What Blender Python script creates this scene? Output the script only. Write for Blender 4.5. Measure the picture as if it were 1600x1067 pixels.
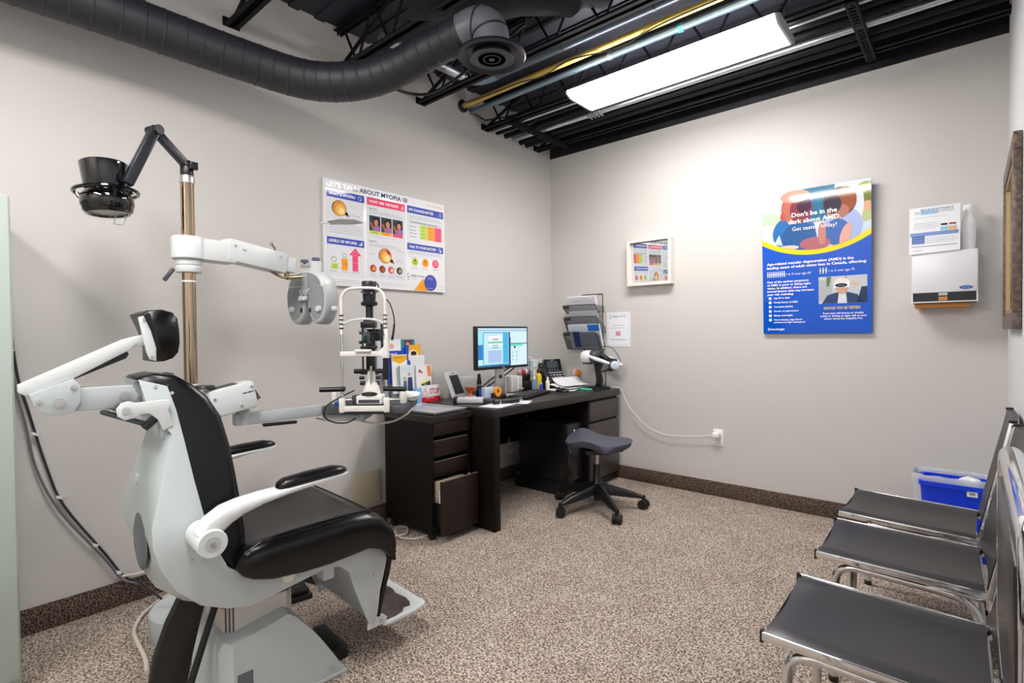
import bpy, bmesh, math, random
from mathutils import Vector, Matrix
for _o in list(bpy.data.objects): bpy.data.objects.remove(_o)
S = bpy.context.scene
COL = S.collection
PI = math.pi
random.seed(7)

# ------------------------------------------------------------------ camera
cam_data = bpy.data.cameras.new('camera')
cam_data.sensor_width = 36.0
cam_data.lens = 18.607
cam_data.clip_start = 0.02
cam = bpy.data.objects.new('camera', cam_data)
COL.objects.link(cam)
_F = Vector((-0.6559, 0.7547, -0.0160)).normalized()
_R = Vector((0.7548, 0.6559, -0.0101)); _R = (_R - _F * _R.dot(_F)).normalized()
_U = _R.cross(_F)
cam.matrix_world = Matrix(((_R.x, _U.x, -_F.x, 2.8373), (_R.y, _U.y, -_F.y, -3.8090), (_R.z, _U.z, -_F.z, 1.1828), (0, 0, 0, 1)))
S.camera = cam

# ------------------------------------------------------------------ world and exposure
world = bpy.data.worlds.new('world'); S.world = world
world.use_nodes = True
world.node_tree.nodes['Background'].inputs[0].default_value = (0.8, 0.88, 1.0, 1)
world.node_tree.nodes['Background'].inputs[1].default_value = 0.4
S.view_settings.view_transform = 'Standard'
S.view_settings.look = 'None'
S.view_settings.gamma = 1.0
S.view_settings.use_curve_mapping = False
S.view_settings.exposure = 0.06
LAMP = 34.0          # radiance of the ceiling fixtures' diffusers

# ------------------------------------------------------------------ materials
def C(h):
    h = h.lstrip('#'); o = []
    for i in (0, 2, 4):
        c = int(h[i:i+2], 16) / 255
        o.append(c / 12.92 if c <= 0.04045 else ((c + 0.055) / 1.055) ** 2.4)
    return (o[0], o[1], o[2], 1)
_mats = {}
def mat(name, col, rough=0.5, metal=0.0, spec=0.5, noise=None, bump=None, coat=0.0, trans=0.0, alpha=1.0, emit=None, ior=None, aniso=None):
    """noise=(scale, other colour, contrast lo, hi, stretch), bump=(scale, strength)"""
    if name in _mats: return _mats[name]
    m = bpy.data.materials.new(name); m.use_nodes = True
    nt = m.node_tree; b = nt.nodes['Principled BSDF']
    col = C(col) if isinstance(col, str) else col
    b.inputs['Base Color'].default_value = col
    b.inputs['Roughness'].default_value = rough
    b.inputs['Metallic'].default_value = metal
    b.inputs['Specular IOR Level'].default_value = spec
    b.inputs['Coat Weight'].default_value = coat
    b.inputs['Coat Roughness'].default_value = 0.05
    b.inputs['Transmission Weight'].default_value = trans
    b.inputs['Alpha'].default_value = alpha
    if ior: b.inputs['IOR'].default_value = ior
    if emit:
        b.inputs['Emission Color'].default_value = C(emit[0]) if isinstance(emit[0], str) else emit[0]
        b.inputs['Emission Strength'].default_value = emit[1]
    tc = nt.nodes.new('ShaderNodeTexCoord')
    if noise:
        mp = nt.nodes.new('ShaderNodeMapping'); nt.links.new(tc.outputs['Object'], mp.inputs[0])
        mp.inputs['Scale'].default_value = noise[4] if len(noise) > 4 else (1, 1, 1)
        n = nt.nodes.new('ShaderNodeTexNoise'); n.inputs['Scale'].default_value = noise[0]; n.inputs['Detail'].default_value = 3
        nt.links.new(mp.outputs[0], n.inputs['Vector'])
        r = nt.nodes.new('ShaderNodeValToRGB')
        r.color_ramp.elements[0].position = noise[2]; r.color_ramp.elements[1].position = noise[3]
        r.color_ramp.elements[0].color = col; r.color_ramp.elements[1].color = C(noise[1])
        nt.links.new(n.outputs['Fac'], r.inputs[0]); nt.links.new(r.outputs[0], b.inputs['Base Color'])
    if bump:
        n2 = nt.nodes.new('ShaderNodeTexNoise'); n2.inputs['Scale'].default_value = bump[0]; n2.inputs['Detail'].default_value = 4
        nt.links.new(tc.outputs['Object'], n2.inputs['Vector'])
        bp = nt.nodes.new('ShaderNodeBump'); bp.inputs['Strength'].default_value = bump[1]; bp.inputs['Distance'].default_value = 0.01
        nt.links.new(n2.outputs['Fac'], bp.inputs['Height']); nt.links.new(bp.outputs[0], b.inputs['Normal'])
    _mats[name] = m
    return m
def carpet(name, c1, c2, c3, scale):
    m = bpy.data.materials.new(name); m.use_nodes = True; nt = m.node_tree; b = nt.nodes['Principled BSDF']
    b.inputs['Roughness'].default_value = 0.95; b.inputs['Specular IOR Level'].default_value = 0.1
    tc = nt.nodes.new('ShaderNodeTexCoord')
    n = nt.nodes.new('ShaderNodeTexNoise'); n.inputs['Scale'].default_value = scale; n.inputs['Detail'].default_value = 2; n.inputs['Roughness'].default_value = 0.7
    nt.links.new(tc.outputs['Object'], n.inputs['Vector'])
    r = nt.nodes.new('ShaderNodeValToRGB'); cr = r.color_ramp
    cr.elements[0].position = 0.38; cr.elements[0].color = C(c1)
    cr.elements[1].position = 0.62; cr.elements[1].color = C(c3)
    e = cr.elements.new(0.5); e.color = C(c2)
    nt.links.new(n.outputs['Fac'], r.inputs[0])
    v = nt.nodes.new('ShaderNodeTexNoise'); v.inputs['Scale'].default_value = 6; v.inputs['Detail'].default_value = 3
    nt.links.new(tc.outputs['Object'], v.inputs['Vector'])
    mx = nt.nodes.new('ShaderNodeMix'); mx.data_type = 'RGBA'; mx.blend_type = 'MULTIPLY'
    rr = nt.nodes.new('ShaderNodeValToRGB'); rr.color_ramp.elements[0].position = .35; rr.color_ramp.elements[1].position = .65
    rr.color_ramp.elements[0].color = (.88, .86, .84, 1); rr.color_ramp.elements[1].color = (1, 1, 1, 1)
    nt.links.new(v.outputs['Fac'], rr.inputs[0])
    mx.inputs[0].default_value = 1.0
    nt.links.new(r.outputs[0], mx.inputs[6]); nt.links.new(rr.outputs[0], mx.inputs[7]); nt.links.new(mx.outputs[2], b.inputs['Base Color'])
    bp = nt.nodes.new('ShaderNodeBump'); bp.inputs['Strength'].default_value = 0.4; bp.inputs['Distance'].default_value = 0.004
    nt.links.new(n.outputs['Fac'], bp.inputs['Height']); nt.links.new(bp.outputs[0], b.inputs['Normal'])
    return m
M_wallB = mat('wall_paint_warm_grey', '#cdcac7', 0.62, spec=0.3, bump=(90, 0.05))
M_wallR = mat('wall_paint_pale', '#d6d9dc', 0.6, spec=0.3, bump=(90, 0.05))
M_floor = carpet('floor_carpet', '#594c43', '#a09287', '#d6cac0', 128)
M_base = carpet('baseboard_carpet', '#211a17', '#584a42', '#8f7e73', 150)
M_deck = mat('black_painted_deck', '#2b2d39', 0.55, bump=(25, 0.1))
M_black_steel = mat('black_painted_steel', '#0f1015', 0.65, spec=0.25)
M_duct = mat('duct_charcoal', '#26272e', 0.5, bump=(40, 0.05))
M_silver = mat('galvanised_steel', '#c4ccd2', 0.35, 0.9)
M_bluegrey = mat('blue_grey_pipe', '#7d93a3', 0.3, 0.55)
M_yellow = mat('yellow_pipe', '#d8b660', 0.45)
M_foam = mat('black_foam_wrap', '#1b1b1d', 0.8, bump=(180, 0.5))
M_white = mat('white_enamel', '#d2d7d9', 0.35)
M_greyen = mat('pale_grey_enamel', '#b3babc', 0.38)
M_chairgrey = mat('grey_white_chair_enamel', '#b6bfc1', 0.38)
M_leather = mat('black_leather', '#060609', 0.28, spec=0.38, bump=(60, 0.06))
M_vinyl = mat('charcoal_vinyl', '#131316', 0.3, spec=0.5, bump=(220, 0.06))
M_black = mat('black_plastic', '#141417', 0.35)
M_gloss = mat('gloss_black_enamel', '#07090b', 0.08, coat=0.6)
M_darkgrey = mat('dark_grey_plastic', '#3f4248', 0.45)
M_chrome = mat('chrome', '#e4e6e8', 0.08, 1.0)
M_satin = mat('satin_metal', '#c4c4c4', 0.3, 0.75)
M_brass = mat('champagne_metal', '#b8a48c', 0.16, 1.0)
M_alu = mat('brushed_aluminium', '#d0ccc6', 0.4, 0.15)
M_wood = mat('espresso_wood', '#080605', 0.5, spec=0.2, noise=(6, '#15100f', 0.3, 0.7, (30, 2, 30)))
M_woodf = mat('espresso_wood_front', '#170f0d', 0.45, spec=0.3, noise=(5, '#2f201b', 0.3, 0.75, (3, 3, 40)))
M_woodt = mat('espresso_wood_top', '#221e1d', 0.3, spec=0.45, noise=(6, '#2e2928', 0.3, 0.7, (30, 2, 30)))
M_glass = mat('clear_glass', '#ffffff', 0.02, trans=1.0, ior=1.45)
M_acryl = mat('clear_acrylic', '#e8f0f8', 0.05, trans=0.85, ior=1.2)
M_fabric = mat('blue_grey_seat_fabric', '#4a4d5a', 0.75, bump=(400, 0.2))
M_mirror = mat('mirror_glass', '#e8ecec', 0.015, 1.0)
M_paper = mat('white_paper', '#eef0f2', 0.6)
M_rubber = mat('black_rubber', '#101010', 0.7)
M_blue = mat('blue_bin_plastic', '#0b3be0', 0.35)
M_liner = mat('clear_bin_liner', '#dfe3ea', 0.25, alpha=0.55)
M_cream = mat('cream_cable', '#d8d0c6', 0.45)
M_card = mat('kraft_paper', '#c98a4a', 0.8)
def P(h, rough=0.16): return mat('print_' + h.strip('#') + ('' if rough == 0.16 else '_%d' % round(rough * 100)), h, rough)
def PL(h, rough=0.4): return mat('plastic_' + h.strip('#'), h, rough)
def EM(h, s): return mat('screen_' + h.strip('#'), '#050505', 0.3, emit=(h, s))

# ------------------------------------------------------------------ mesh builder
def frame_of(d):
    d = Vector(d).normalized()
    a = Vector((0, 0, 1)) if abs(d.z) < 0.9 else Vector((1, 0, 0))
    u = d.cross(a).normalized(); v = d.cross(u).normalized()
    return u, v, d
class MB:
    def __init__(s): s.v = []; s.f = []; s.m = []; s.mats = []; s.X = None
    def mi(s, m):
        if m is None: return 0
        if m not in s.mats: s.mats.append(m)
        return s.mats.index(m)
    def add(s, vs, fs, m=None):
        b = len(s.v); k = s.mi(m)
        vs = [Vector(q) for q in vs]
        if s.X is not None: vs = [s.X @ q for q in vs]
        s.v += vs
        for f in fs: s.f.append([b + i for i in f]); s.m.append(k)
        return s
    def box(s, c, d, m=None, R=None, bev=0.0, seg=2):
        c = Vector(c)
        bm = bmesh.new(); bmesh.ops.create_cube(bm, size=1)
        for q in bm.verts: q.co = Vector((q.co.x * d[0], q.co.y * d[1], q.co.z * d[2]))
        if bev > 0:
            bmesh.ops.bevel(bm, geom=bm.edges[:], offset=min(bev, min(d) * 0.49), segments=seg, profile=0.5, affect='EDGES')
        if R is not None: R = R.to_3x3()
        vs = [(R @ q.co if R is not None else q.co) + c for q in bm.verts]
        bm.verts.index_update()
        fs = [[q.index for q in f.verts] for f in bm.faces]
        bm.free(); return s.add(vs, fs, m)
    def bb(s, x0, x1, y0, y1, z0, z1, m=None, bev=0.0):
        return s.box(((x0+x1)/2, (y0+y1)/2, (z0+z1)/2), (abs(x1-x0), abs(y1-y0), abs(z1-z0)), m, None, bev)
    def bar(s, p0, p1, w, h, m=None, up=(0, 0, 1), bev=0.0):
        p0 = Vector(p0); p1 = Vector(p1); d = (p1 - p0); L = d.length; d.normalize()
        up = Vector(up); sd = d.cross(up)
        if sd.length < 1e-4: sd = d.cross(Vector((1, 0, 0)))
        sd.normalize(); u2 = sd.cross(d)
        R = Matrix(((d.x, sd.x, u2.x), (d.y, sd.y, u2.y), (d.z, sd.z, u2.z)))
        return s.box((p0 + p1) / 2, (L, w, h), m, R, bev)
    def cyl(s, p0, p1, r0, r1=None, n=20, m=None, caps=True):
        r1 = r0 if r1 is None else r1
        p0 = Vector(p0); p1 = Vector(p1); u, v, d = frame_of(p1 - p0)
        vs = []
        for p, r in ((p0, r0), (p1, r1)):
            for i in range(n):
                a = 2*PI*i/n; vs.append(p + u*math.cos(a)*r + v*math.sin(a)*r)
        fs = [[i, (i+1) % n, n+(i+1) % n, n+i] for i in range(n)]
        if caps: fs += [list(range(n))[::-1], list(range(n, 2*n))]
        return s.add(vs, fs, m)
    def tube(s, pts, r, n=10, m=None, closed=False, smooth=0, caps=True):
        pts = [Vector(p) for p in pts]
        if smooth: pts = catmull(pts, smooth, closed)
        N = len(pts); rs = r if isinstance(r, (list, tuple)) else None
        vs = []; pu = None
        for i, p in enumerate(pts):
            if closed: d = pts[(i+1) % N] - pts[i-1]
            else: d = pts[min(i+1, N-1)] - pts[max(i-1, 0)]
            if d.length < 1e-9: d = Vector((0, 0, 1))
            d.normalize()
            if pu is None: u, v, _ = frame_of(d)
            else:
                u = (pu - d * pu.dot(d))
                u = u.normalized() if u.length > 1e-6 else frame_of(d)[0]
                v = d.cross(u)
            pu = u
            rr = rs[min(len(rs)-1, int(round(i*(len(rs)-1)/max(1, N-1))))] if rs else r
            for k in range(n):
                a = 2*PI*k/n; vs.append(p + u*math.cos(a)*rr + v*math.sin(a)*rr)
        fs = []
        for i in range(N if closed else N-1):
            j = (i+1) % N
            for k in range(n): fs.append([i*n+k, i*n+(k+1) % n, j*n+(k+1) % n, j*n+k])
        if not closed and caps: fs += [list(range(n))[::-1], [(N-1)*n+k for k in range(n)]]
        return s.add(vs, fs, m)
    def lathe(s, prof, o=(0, 0, 0), ax=(0, 0, 1), n=28, m=None, sc=(1, 1)):
        u, v, d = frame_of(ax); o = Vector(o); vs = []
        if ax == (0, 0, 1): u, v, d = Vector((1, 0, 0)), Vector((0, 1, 0)), Vector((0, 0, 1))
        for r, h in prof:
            for i in range(n):
                a = 2*PI*i/n; vs.append(o + u*math.cos(a)*r*sc[0] + v*math.sin(a)*r*sc[1] + d*h)
        fs = []
        for j in range(len(prof)-1):
            for i in range(n): fs.append([j*n+i, j*n+(i+1) % n, (j+1)*n+(i+1) % n, (j+1)*n+i])
        if prof[0][0] > 1e-6: fs.append(list(range(n))[::-1])
        if prof[-1][0] > 1e-6: fs.append([(len(prof)-1)*n+i for i in range(n)])
        return s.add(vs, fs, m)
    def prism(s, pts, O, U, V, t, m=None, bev=0.0):
        """outline pts (a, b) -> O+U*a+V*b, thickness t along U x V"""
        O = Vector(O); U = Vector(U); V = Vector(V); N = U.cross(V).normalized()
        bm = bmesh.new()
        vs = [bm.verts.new(O + U*a + V*b) for a, b in pts]
        f = bm.faces.new(vs)
        r = bmesh.ops.extrude_face_region(bm, geom=[f])
        for g in r['geom']:
            if isinstance(g, bmesh.types.BMVert): g.co += N * t
        bmesh.ops.recalc_face_normals(bm, faces=bm.faces[:])
        if bev > 0:
            es = [e for e in bm.edges if len(e.link_faces) == 2 and e.calc_face_angle(0) > 1.2 and (len(e.link_faces[0].verts) > 4) != (len(e.link_faces[1].verts) > 4)]
            bmesh.ops.bevel(bm, geom=es, offset=bev, segments=2, profile=0.5, affect='EDGES')
        big = [f for f in bm.faces if len(f.verts) > 4]
        bmesh.ops.triangulate(bm, faces=big)
        bm.verts.index_update()
        out = s.add([q.co.copy() for q in bm.verts], [[q.index for q in f.verts] for f in bm.faces], m)
        bm.free(); return out
    def ell(s, c, r, m=None, R=None, n=20, k=12, p=1.0, zmin=-1.0):
        """(super)ellipsoid; p<1 makes it boxier"""
        c = Vector(c); vs = []; fs = []
        sp = lambda x: math.copysign(abs(x) ** p, x)
        for j in range(k+1):
            t = -PI/2 + PI*j/k
            for i in range(n):
                a = 2*PI*i/n
                q = Vector((r[0]*sp(math.cos(t))*sp(math.cos(a)), r[1]*sp(math.cos(t))*sp(math.sin(a)), r[2]*max(zmin, sp(math.sin(t)))))
                vs.append((R.to_3x3() @ q if R is not None else q) + c)
        for j in range(k):
            for i in range(n): fs.append([j*n+i, j*n+(i+1) % n, (j+1)*n+(i+1) % n, (j+1)*n+i])
        return s.add(vs, fs, m)
    def loft(s, rings, m=None, caps=True, closed=True):
        n = len(rings[0]); vs = [q for r in rings for q in r]; fs = []
        for j in range(len(rings)-1):
            for i in range(n if closed else n-1): fs.append([j*n+i, j*n+(i+1) % n, (j+1)*n+(i+1) % n, (j+1)*n+i])
        if caps and closed: fs += [list(range(n))[::-1], [(len(rings)-1)*n+i for i in range(n)]]
        return s.add(vs, fs, m)
    def build(s, name, m=None, parent=None, loc=None, smooth=40, shade=True):
        me = bpy.data.meshes.new(name)
        if parent is None and loc is None:
            xs = [q.x for q in s.v]; ys = [q.y for q in s.v]; zs = [q.z for q in s.v]
            loc = ((min(xs)+max(xs))/2, (min(ys)+max(ys))/2, min(zs))
        if parent is not None:
            W = WORLD[parent.name]; WI = W.inverted()
            vs = [WI @ q for q in s.v]
        else:
            W = Matrix.Translation(Vector(loc)); vs = [q - Vector(loc) for q in s.v]
        me.from_pydata([tuple(q) for q in vs], [], s.f)
        ms = list(s.mats)
        if m is not None: ms = [m] if not ms else ms
        for q in ms: me.materials.append(q)
        for pgn, k in zip(me.polygons, s.m): pgn.material_index = k
        bm = bmesh.new(); bm.from_mesh(me)
        bmesh.ops.remove_doubles(bm, verts=bm.verts, dist=1e-6)
        if not getattr(s, 'flat', False): bmesh.ops.recalc_face_normals(bm, faces=bm.faces)
        bm.to_mesh(me); bm.free()
        if shade:
            for pgn in me.polygons: pgn.use_smooth = True
            me.set_sharp_from_angle(angle=math.radians(smooth))
        o = bpy.data.objects.new(name, me); COL.objects.link(o)
        if parent is not None: o.parent = parent
        else: o.location = loc
        WORLD[o.name] = W
        return o
WORLD = {}
def crumple(c, r, seed, amp=0.35):
    rnd = random.Random(seed); b = MB(); b.ell(c, r, n=22, k=14)
    c = Vector(c); ks = [Vector((rnd.uniform(-1, 1), rnd.uniform(-1, 1), rnd.uniform(-1, 1))).normalized() for _ in range(9)]
    out = []
    for q in b.v:
        d = (q-c); n = Vector((d.x/r[0], d.y/r[1], d.z/r[2])); f = 1
        for k in ks: f -= amp*max(0, 0.25-abs(n.dot(k)-0.45))*1.2
        out.append(c+d*f)
    b.v = out; return b
def catmull(p, k, closed=False):
    out = []; n = len(p)
    rng = range(n) if closed else range(n-1)
    for i in rng:
        a = p[i-1] if (closed or i > 0) else p[0]*2 - p[1]
        b = p[i]; c = p[(i+1) % n]
        d = p[(i+2) % n] if (closed or i+2 < n) else p[-1]*2 - p[-2]
        for j in range(k):
            t = j / k
            out.append(0.5*((2*b) + (c-a)*t + (2*a-5*b+4*c-d)*t*t + (3*b-a-3*c+d)*t**3))
    if not closed: out.append(p[-1])
    return out
def tag(o, label=None, cat=None, group=None, kind=None):
    if label: o['label'] = label
    if cat: o['category'] = cat
    if group: o['group'] = group
    if kind: o['kind'] = kind
    return o
def thing(name, label, cat, loc=(0, 0, 0), rz=0.0, group=None):
    o = bpy.data.objects.new(name, None); COL.objects.link(o)
    o.empty_display_size = 0.1
    o.location = loc; o.rotation_euler = (0, 0, rz)
    WORLD[o.name] = Matrix.Translation(Vector(loc)) @ Matrix.Rotation(rz, 4, 'Z')
    return tag(o, label, cat, group)
def local(parent):
    """a builder whose coordinates are the thing's own"""
    b = MB(); b.X = WORLD[parent.name].copy(); return b
def copy_thing(root, loc, rz, label):
    r = root.copy(); COL.objects.link(r); r.location = loc; r.rotation_euler = (0, 0, rz); r['label'] = label
    def rec(src, dst):
        for ch in [o for o in bpy.data.objects if o.parent == src]:
            c = ch.copy(); COL.objects.link(c); c.parent = dst
            rec(ch, c)
    rec(root, r)
    return r

# ------------------------------------------------------------------ flat artwork and lettering
_font_cache = {}
def glyphs(body, bold):
    k = (body, bold)
    if k in _font_cache: return _font_cache[k]
    cu = bpy.data.curves.new('lettering', 'FONT'); cu.body = body; cu.size = 1.0; cu.resolution_u = 2
    cu.offset = 0.022 if bold else 0.0
    ob = bpy.data.objects.new('lettering', cu); COL.objects.link(ob)
    dg = bpy.context.evaluated_depsgraph_get(); dg.update()
    me = ob.evaluated_get(dg).to_mesh()
    vs = [(q.co.x, q.co.y) for q in me.vertices]; fs = [list(p.vertices) for p in me.polygons]
    ob.evaluated_get(dg).to_mesh_clear()
    bpy.data.objects.remove(ob); bpy.data.curves.remove(cu)
    _font_cache[k] = (vs, fs); return vs, fs
class Art:
    """draws flat printed shapes on a panel: O lower-left corner, U right, V up; each layer lies 0.25 mm above the last"""
    def __init__(s, mb, O, U, V, step=0.00025):
        s.b = mb; s.O = Vector(O); s.U = Vector(U).normalized(); s.V = Vector(V).normalized(); s.N = s.U.cross(s.V); s.step = step; s.mf = P
    def p(s, x, y, l): return s.O + s.U*x + s.V*y + s.N*(s.step*l)
    def poly(s, pts, c, l=1): s.b.add([s.p(x, y, l) for x, y in pts], [list(range(len(pts)))], s.mf(c) if isinstance(c, str) else c)
    def rect(s, x0, y0, x1, y1, c, l=1): s.poly([(x0, y0), (x1, y0), (x1, y1), (x0, y1)], c, l)
    def circ(s, x, y, r, c, l=1, ry=None, n=22): s.poly([(x+r*math.cos(2*PI*i/n), y+(ry or r)*math.sin(2*PI*i/n)) for i in range(n)], c, l)
    def ring(s, x, y, r, w, c, l=1, n=24, a0=0, a1=2*PI):
        vs = []; 
        for i in range(n+1):
            a = a0+(a1-a0)*i/n
            vs += [s.p(x+r*math.cos(a), y+r*math.sin(a), l), s.p(x+(r-w)*math.cos(a), y+(r-w)*math.sin(a), l)]
        s.b.add(vs, [[2*i, 2*i+2, 2*i+3, 2*i+1] for i in range(n)], s.mf(c))
    def text(s, body, x0, y, x1, h, c, l=2, bold=False, keep=False):
        """cap height h, stretched to end at x1 (or keep natural width when keep)"""
        vs, fs = glyphs(body, bold)
        if not vs: return
        mx = max(q[0] for q in vs); mn = min(q[0] for q in vs)
        ky = h / 0.7; kx = ky if keep else (x1 - x0) / (mx - mn)
        s.b.add([s.p(x0+(q[0]-mn)*kx, y+q[1]*ky, l) for q in vs], fs, s.mf(c) if isinstance(c, str) else c)
    def lines(s, x0, x1, y0, n, dy, c, l=2, t=0.0022, ragged=0.85, seed=1):
        r = random.Random(seed)
        for i in range(n):
            e = x1 if i % 3 else x0+(x1-x0)*(ragged+(1-ragged)*r.random())
            x = x0
            while x < e - 0.004:
                w = min(e - x, 0.006 + 0.014*r.random()); s.rect(x, y0-i*dy, x+w, y0-i*dy+t, c, l); x += w+0.0025

# ================================================================== THE ROOM  (x right, y into the room; corner of left and back walls at the origin)
RW, RF, H = 2.98, -5.3, 3.0
def struct(name, b, m): 
    o = b.build(name, m); o['kind'] = 'structure'; return o
struct('floor', MB().bb(-0.1, RW+0.1, RF-0.1, 0.1, -0.1, 0), M_floor)
struct('ceiling', MB().bb(-0.1, RW+0.1, RF-0.1, 0.1, H, H+0.08), M_deck)
struct('wall_left', MB().bb(-0.1, 0, RF, 0.0, 0, H), M_wallB)
struct('wall_back', MB().bb(-0.1, RW+0.1, 0, 0.1, 0, H), M_wallB)
struct('wall_right', MB().bb(RW, RW+0.1, RF, 0, 0, H), M_wallR)
struct('wall_front', MB().bb(-0.1, RW+0.1, RF-0.1, RF, 0, H), M_wallB)
struct('baseboard_left', MB().bb(0, 0.012, RF, 0, 0, 0.1045, None, 0.003), M_base)
struct('baseboard_back', MB().bb(0.012, RW, -0.012, 0, 0, 0.1045, None, 0.003), M_base)
struct('baseboard_right', MB().bb(RW-0.012, RW, RF, -0.012, 0, 0.1045, None, 0.003), M_base)
b = MB(); b.bb(0.0, RW, -0.006, 0.0, 2.7203, H)
struct('trim_1', b, mat('black_upper_wall_paint', '#0d0e13', 0.5, noise=(7, '#20212b', 0.45, 0.8), bump=(30, 0.3)))
# ribs of the metal roof deck
b = MB()
for i in range(34): b.bb(0, RW, -0.08-i*0.152-0.03, -0.08-i*0.152+0.03, H-0.012, H+0.001)
struct('trim_2', b, M_deck)

# ---- open-web roof joists
def joist(y, label, z0=2.742):
    t = thing('roof_joist', label, 'roof joist', (0, y, z0), 0, 'open web joists under the roof deck')
    b = MB()
    for s in (-1, 1):
        b.bb(0.0, RW, y+s*0.008, y+s*0.036, z0, z0+0.005); b.bb(0.0, RW, y+s*0.008, y+s*0.013, z0, z0+0.03)
    b.build('bottom_chord', M_black_steel, t)
    b = MB()
    for s in (-1, 1):
        b.bb(0.0, RW, y+s*0.008, y+s*0.036, H-0.03, H-0.025); b.bb(0.0, RW, y+s*0.008, y+s*0.013, H-0.05, H-0.025)
    b.build('top_chord', M_black_steel, t)
    b = MB(); pts = []
    x = 0.19
    while x < RW-0.1:
        b.tube([(x-0.015, y, z0+0.012), (x-0.13, y, H-0.035)], 0.0075, 8); b.tube([(x+0.015, y, z0+0.012), (x+0.13, y, H-0.035)], 0.0075, 8)
        x += 0.31
    b.tube([(0.02, y, z0+0.02), (0.5, y, H-0.04)], 0.011, 8)
    b.build('web', M_black_steel, t)
    MB().bb(0.0, 0.012, y-0.04, y+0.04, z0-0.002, z0+0.04).build('end_plate', M_black_steel, t)
joist(-0.2, 'black open web joist beside the black band over the back wall')
joist(-0.84, 'black open web joist passing right behind the lit ceiling fixture')
joist(-1.47, 'black open web joist in front of the yellow pipe')
joist(-2.08, 'black open web joist crossing above the bend of the round duct')
joist(-2.69, 'black open web joist above the straight duct run, nearest of those in view')

# ---- perforated struts hung between joists
def strut(x, label):
    b = MB(); z = 2.715
    y0, y1 = -0.86, -0.16
    for dx in (-0.019, 0.019): b.bar((x+dx, y0, z), (x+dx, y1, z), 0.009, 0.004)
    n = 22
    for i in range(n+1):
        y = y0+(y1-y0)*i/n; b.bar((x-0.016, y, z), (x+0.016, y, z), 0.013, 0.004, up=(0, 0, 1))
    for dx in (-0.022, 0.022): b.bar((x+dx, y0, z+0.013), (x+dx, y1, z+0.013), 0.003, 0.028)
    tag(b.build('slotted_strut', M_black_steel), label, 'strut channel', 'slotted struts carrying the conduits')
strut(0.29, 'black slotted strut crossing the conduits near the left wall')
strut(2.40, 'black slotted strut with a row of holes, right of the ceiling light')

# ---- conduits on the struts
def run(name, pts, r, m, label, cat='conduit', group='conduits on the slotted struts', sm=0, n=12):
    return tag(MB().tube(pts, r, n, None, smooth=sm).build(name, m), label, cat, group)
run('conduit', [(0.0, -0.70, 2.765), (RW, -0.70, 2.765)], 0.018, M_black_steel, 'black conduit nearest the ceiling light, behind the thin silver one')
run('conduit', [(0.0, -0.60, 2.765), (RW, -0.60, 2.765)], 0.02, M_black_steel, 'black conduit between the thin and the thick silver conduits')
run('conduit', [(0.0, -0.415, 2.762), (RW, -0.415, 2.762)], 0.02, M_black_steel, 'black conduit just behind the thick silver conduit')
run('conduit', [(0.0, -0.335, 2.765), (RW, -0.335, 2.765)], 0.024, M_black_steel, 'thick black conduit beside the joist at the back wall')
run('conduit', [(0.0, -0.50, 2.765), (RW, -0.50, 2.765)], 0.019, M_silver, 'thick bright silver conduit behind the ceiling light')
run('conduit', [(0.0, -0.765, 2.752), (RW, -0.765, 2.752)], 0.009, M_silver, 'thin silver conduit skirting the ceiling light')
for k, x in enumerate((0.74, 0.80)):
    b = MB()
    for dx in (0, 0.03): b.bb(x+dx-0.005, x+dx+0.005, -0.53, -0.472, 2.738, 2.748); b.bb(x+dx-0.004, x+dx+0.004, -0.532, -0.526, 2.728, 2.785)
    tag(b.build('pipe_clip', M_silver), 'bright clip on the thick silver conduit, ' + ('left of its pair' if k == 0 else 'right of its pair'), 'pipe clip', 'clips on the silver conduits')
# ---- pipes
t = thing('gas_pipe', 'yellow gas pipe running along the ceiling from the left wall', 'pipe', (0, -1.075, 2.855))
MB().tube([(0.0, -1.075, 2.855), (RW, -1.10, 2.855)], 0.019, 14).build('pipe', M_yellow, t)
MB().lathe([(0.045, 0), (0.045, 0.012), (0.022, 0.02)], (0, -1.075, 2.855), (1, 0, 0)).build('wall_collar', M_black, t)
t = thing('water_pipe', 'slim blue grey pipe running in front of the ceiling light beside the yellow pipe', 'pipe', (0, -0.98, 2.84))
MB().tube([(0.0, -0.985, 2.84), (RW, -1.0, 2.84)], 0.02, 14).build('pipe', M_bluegrey, t)
for x in (1.18, 1.62): MB().cyl((x, -0.99, 2.84), (x+0.025, -0.99, 2.84), 0.0235, n=18).build('clamp', M_silver if x < 1.3 else PL('#3fb8a8'), t)
t = thing('insulated_pipe', 'thick dull blue grey pipe behind the yellow pipe, turning at an elbow', 'pipe', (0.3, -1.24, 2.87))
MB().tube([(RW, -1.24, 2.87), (0.5, -1.24, 2.87)], 0.034, 16).build('pipe', mat('slate_pipe', '#4d5a66', 0.35, 0.4), t)
MB().tube([(0.5, -1.24, 2.87), (0.41, -1.245, 2.87), (0.34, -1.28, 2.87), (0.31, -1.36, 2.87)], 0.036, 16, smooth=4).build('elbow', M_bluegrey, t)
MB().tube([(0.31, -1.36, 2.87), (0.3, -2.0, 2.87)], 0.03, 16).build('cross_pipe', M_silver, t)
for x in (0.62, 1.02, 1.6): MB().cyl((x, -1.24, 2.87), (x+0.006, -1.24, 2.87), 0.036, n=18).build('tie', M_black, t)
tag(MB().tube([(0.05, -1.09, 2.86), (0.3, -1.14, 2.82), (0.6, -1.13, 2.82), (0.75, -1.08, 2.83), (1.0, -1.14, 2.825), (1.3, -1.06, 2.83), (1.7, -1.12, 2.83), (RW, -1.1, 2.83)], 0.004, 6, smooth=6).build('cable', M_black), 'thin black cable draped along the yellow pipe', 'cable')
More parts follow.
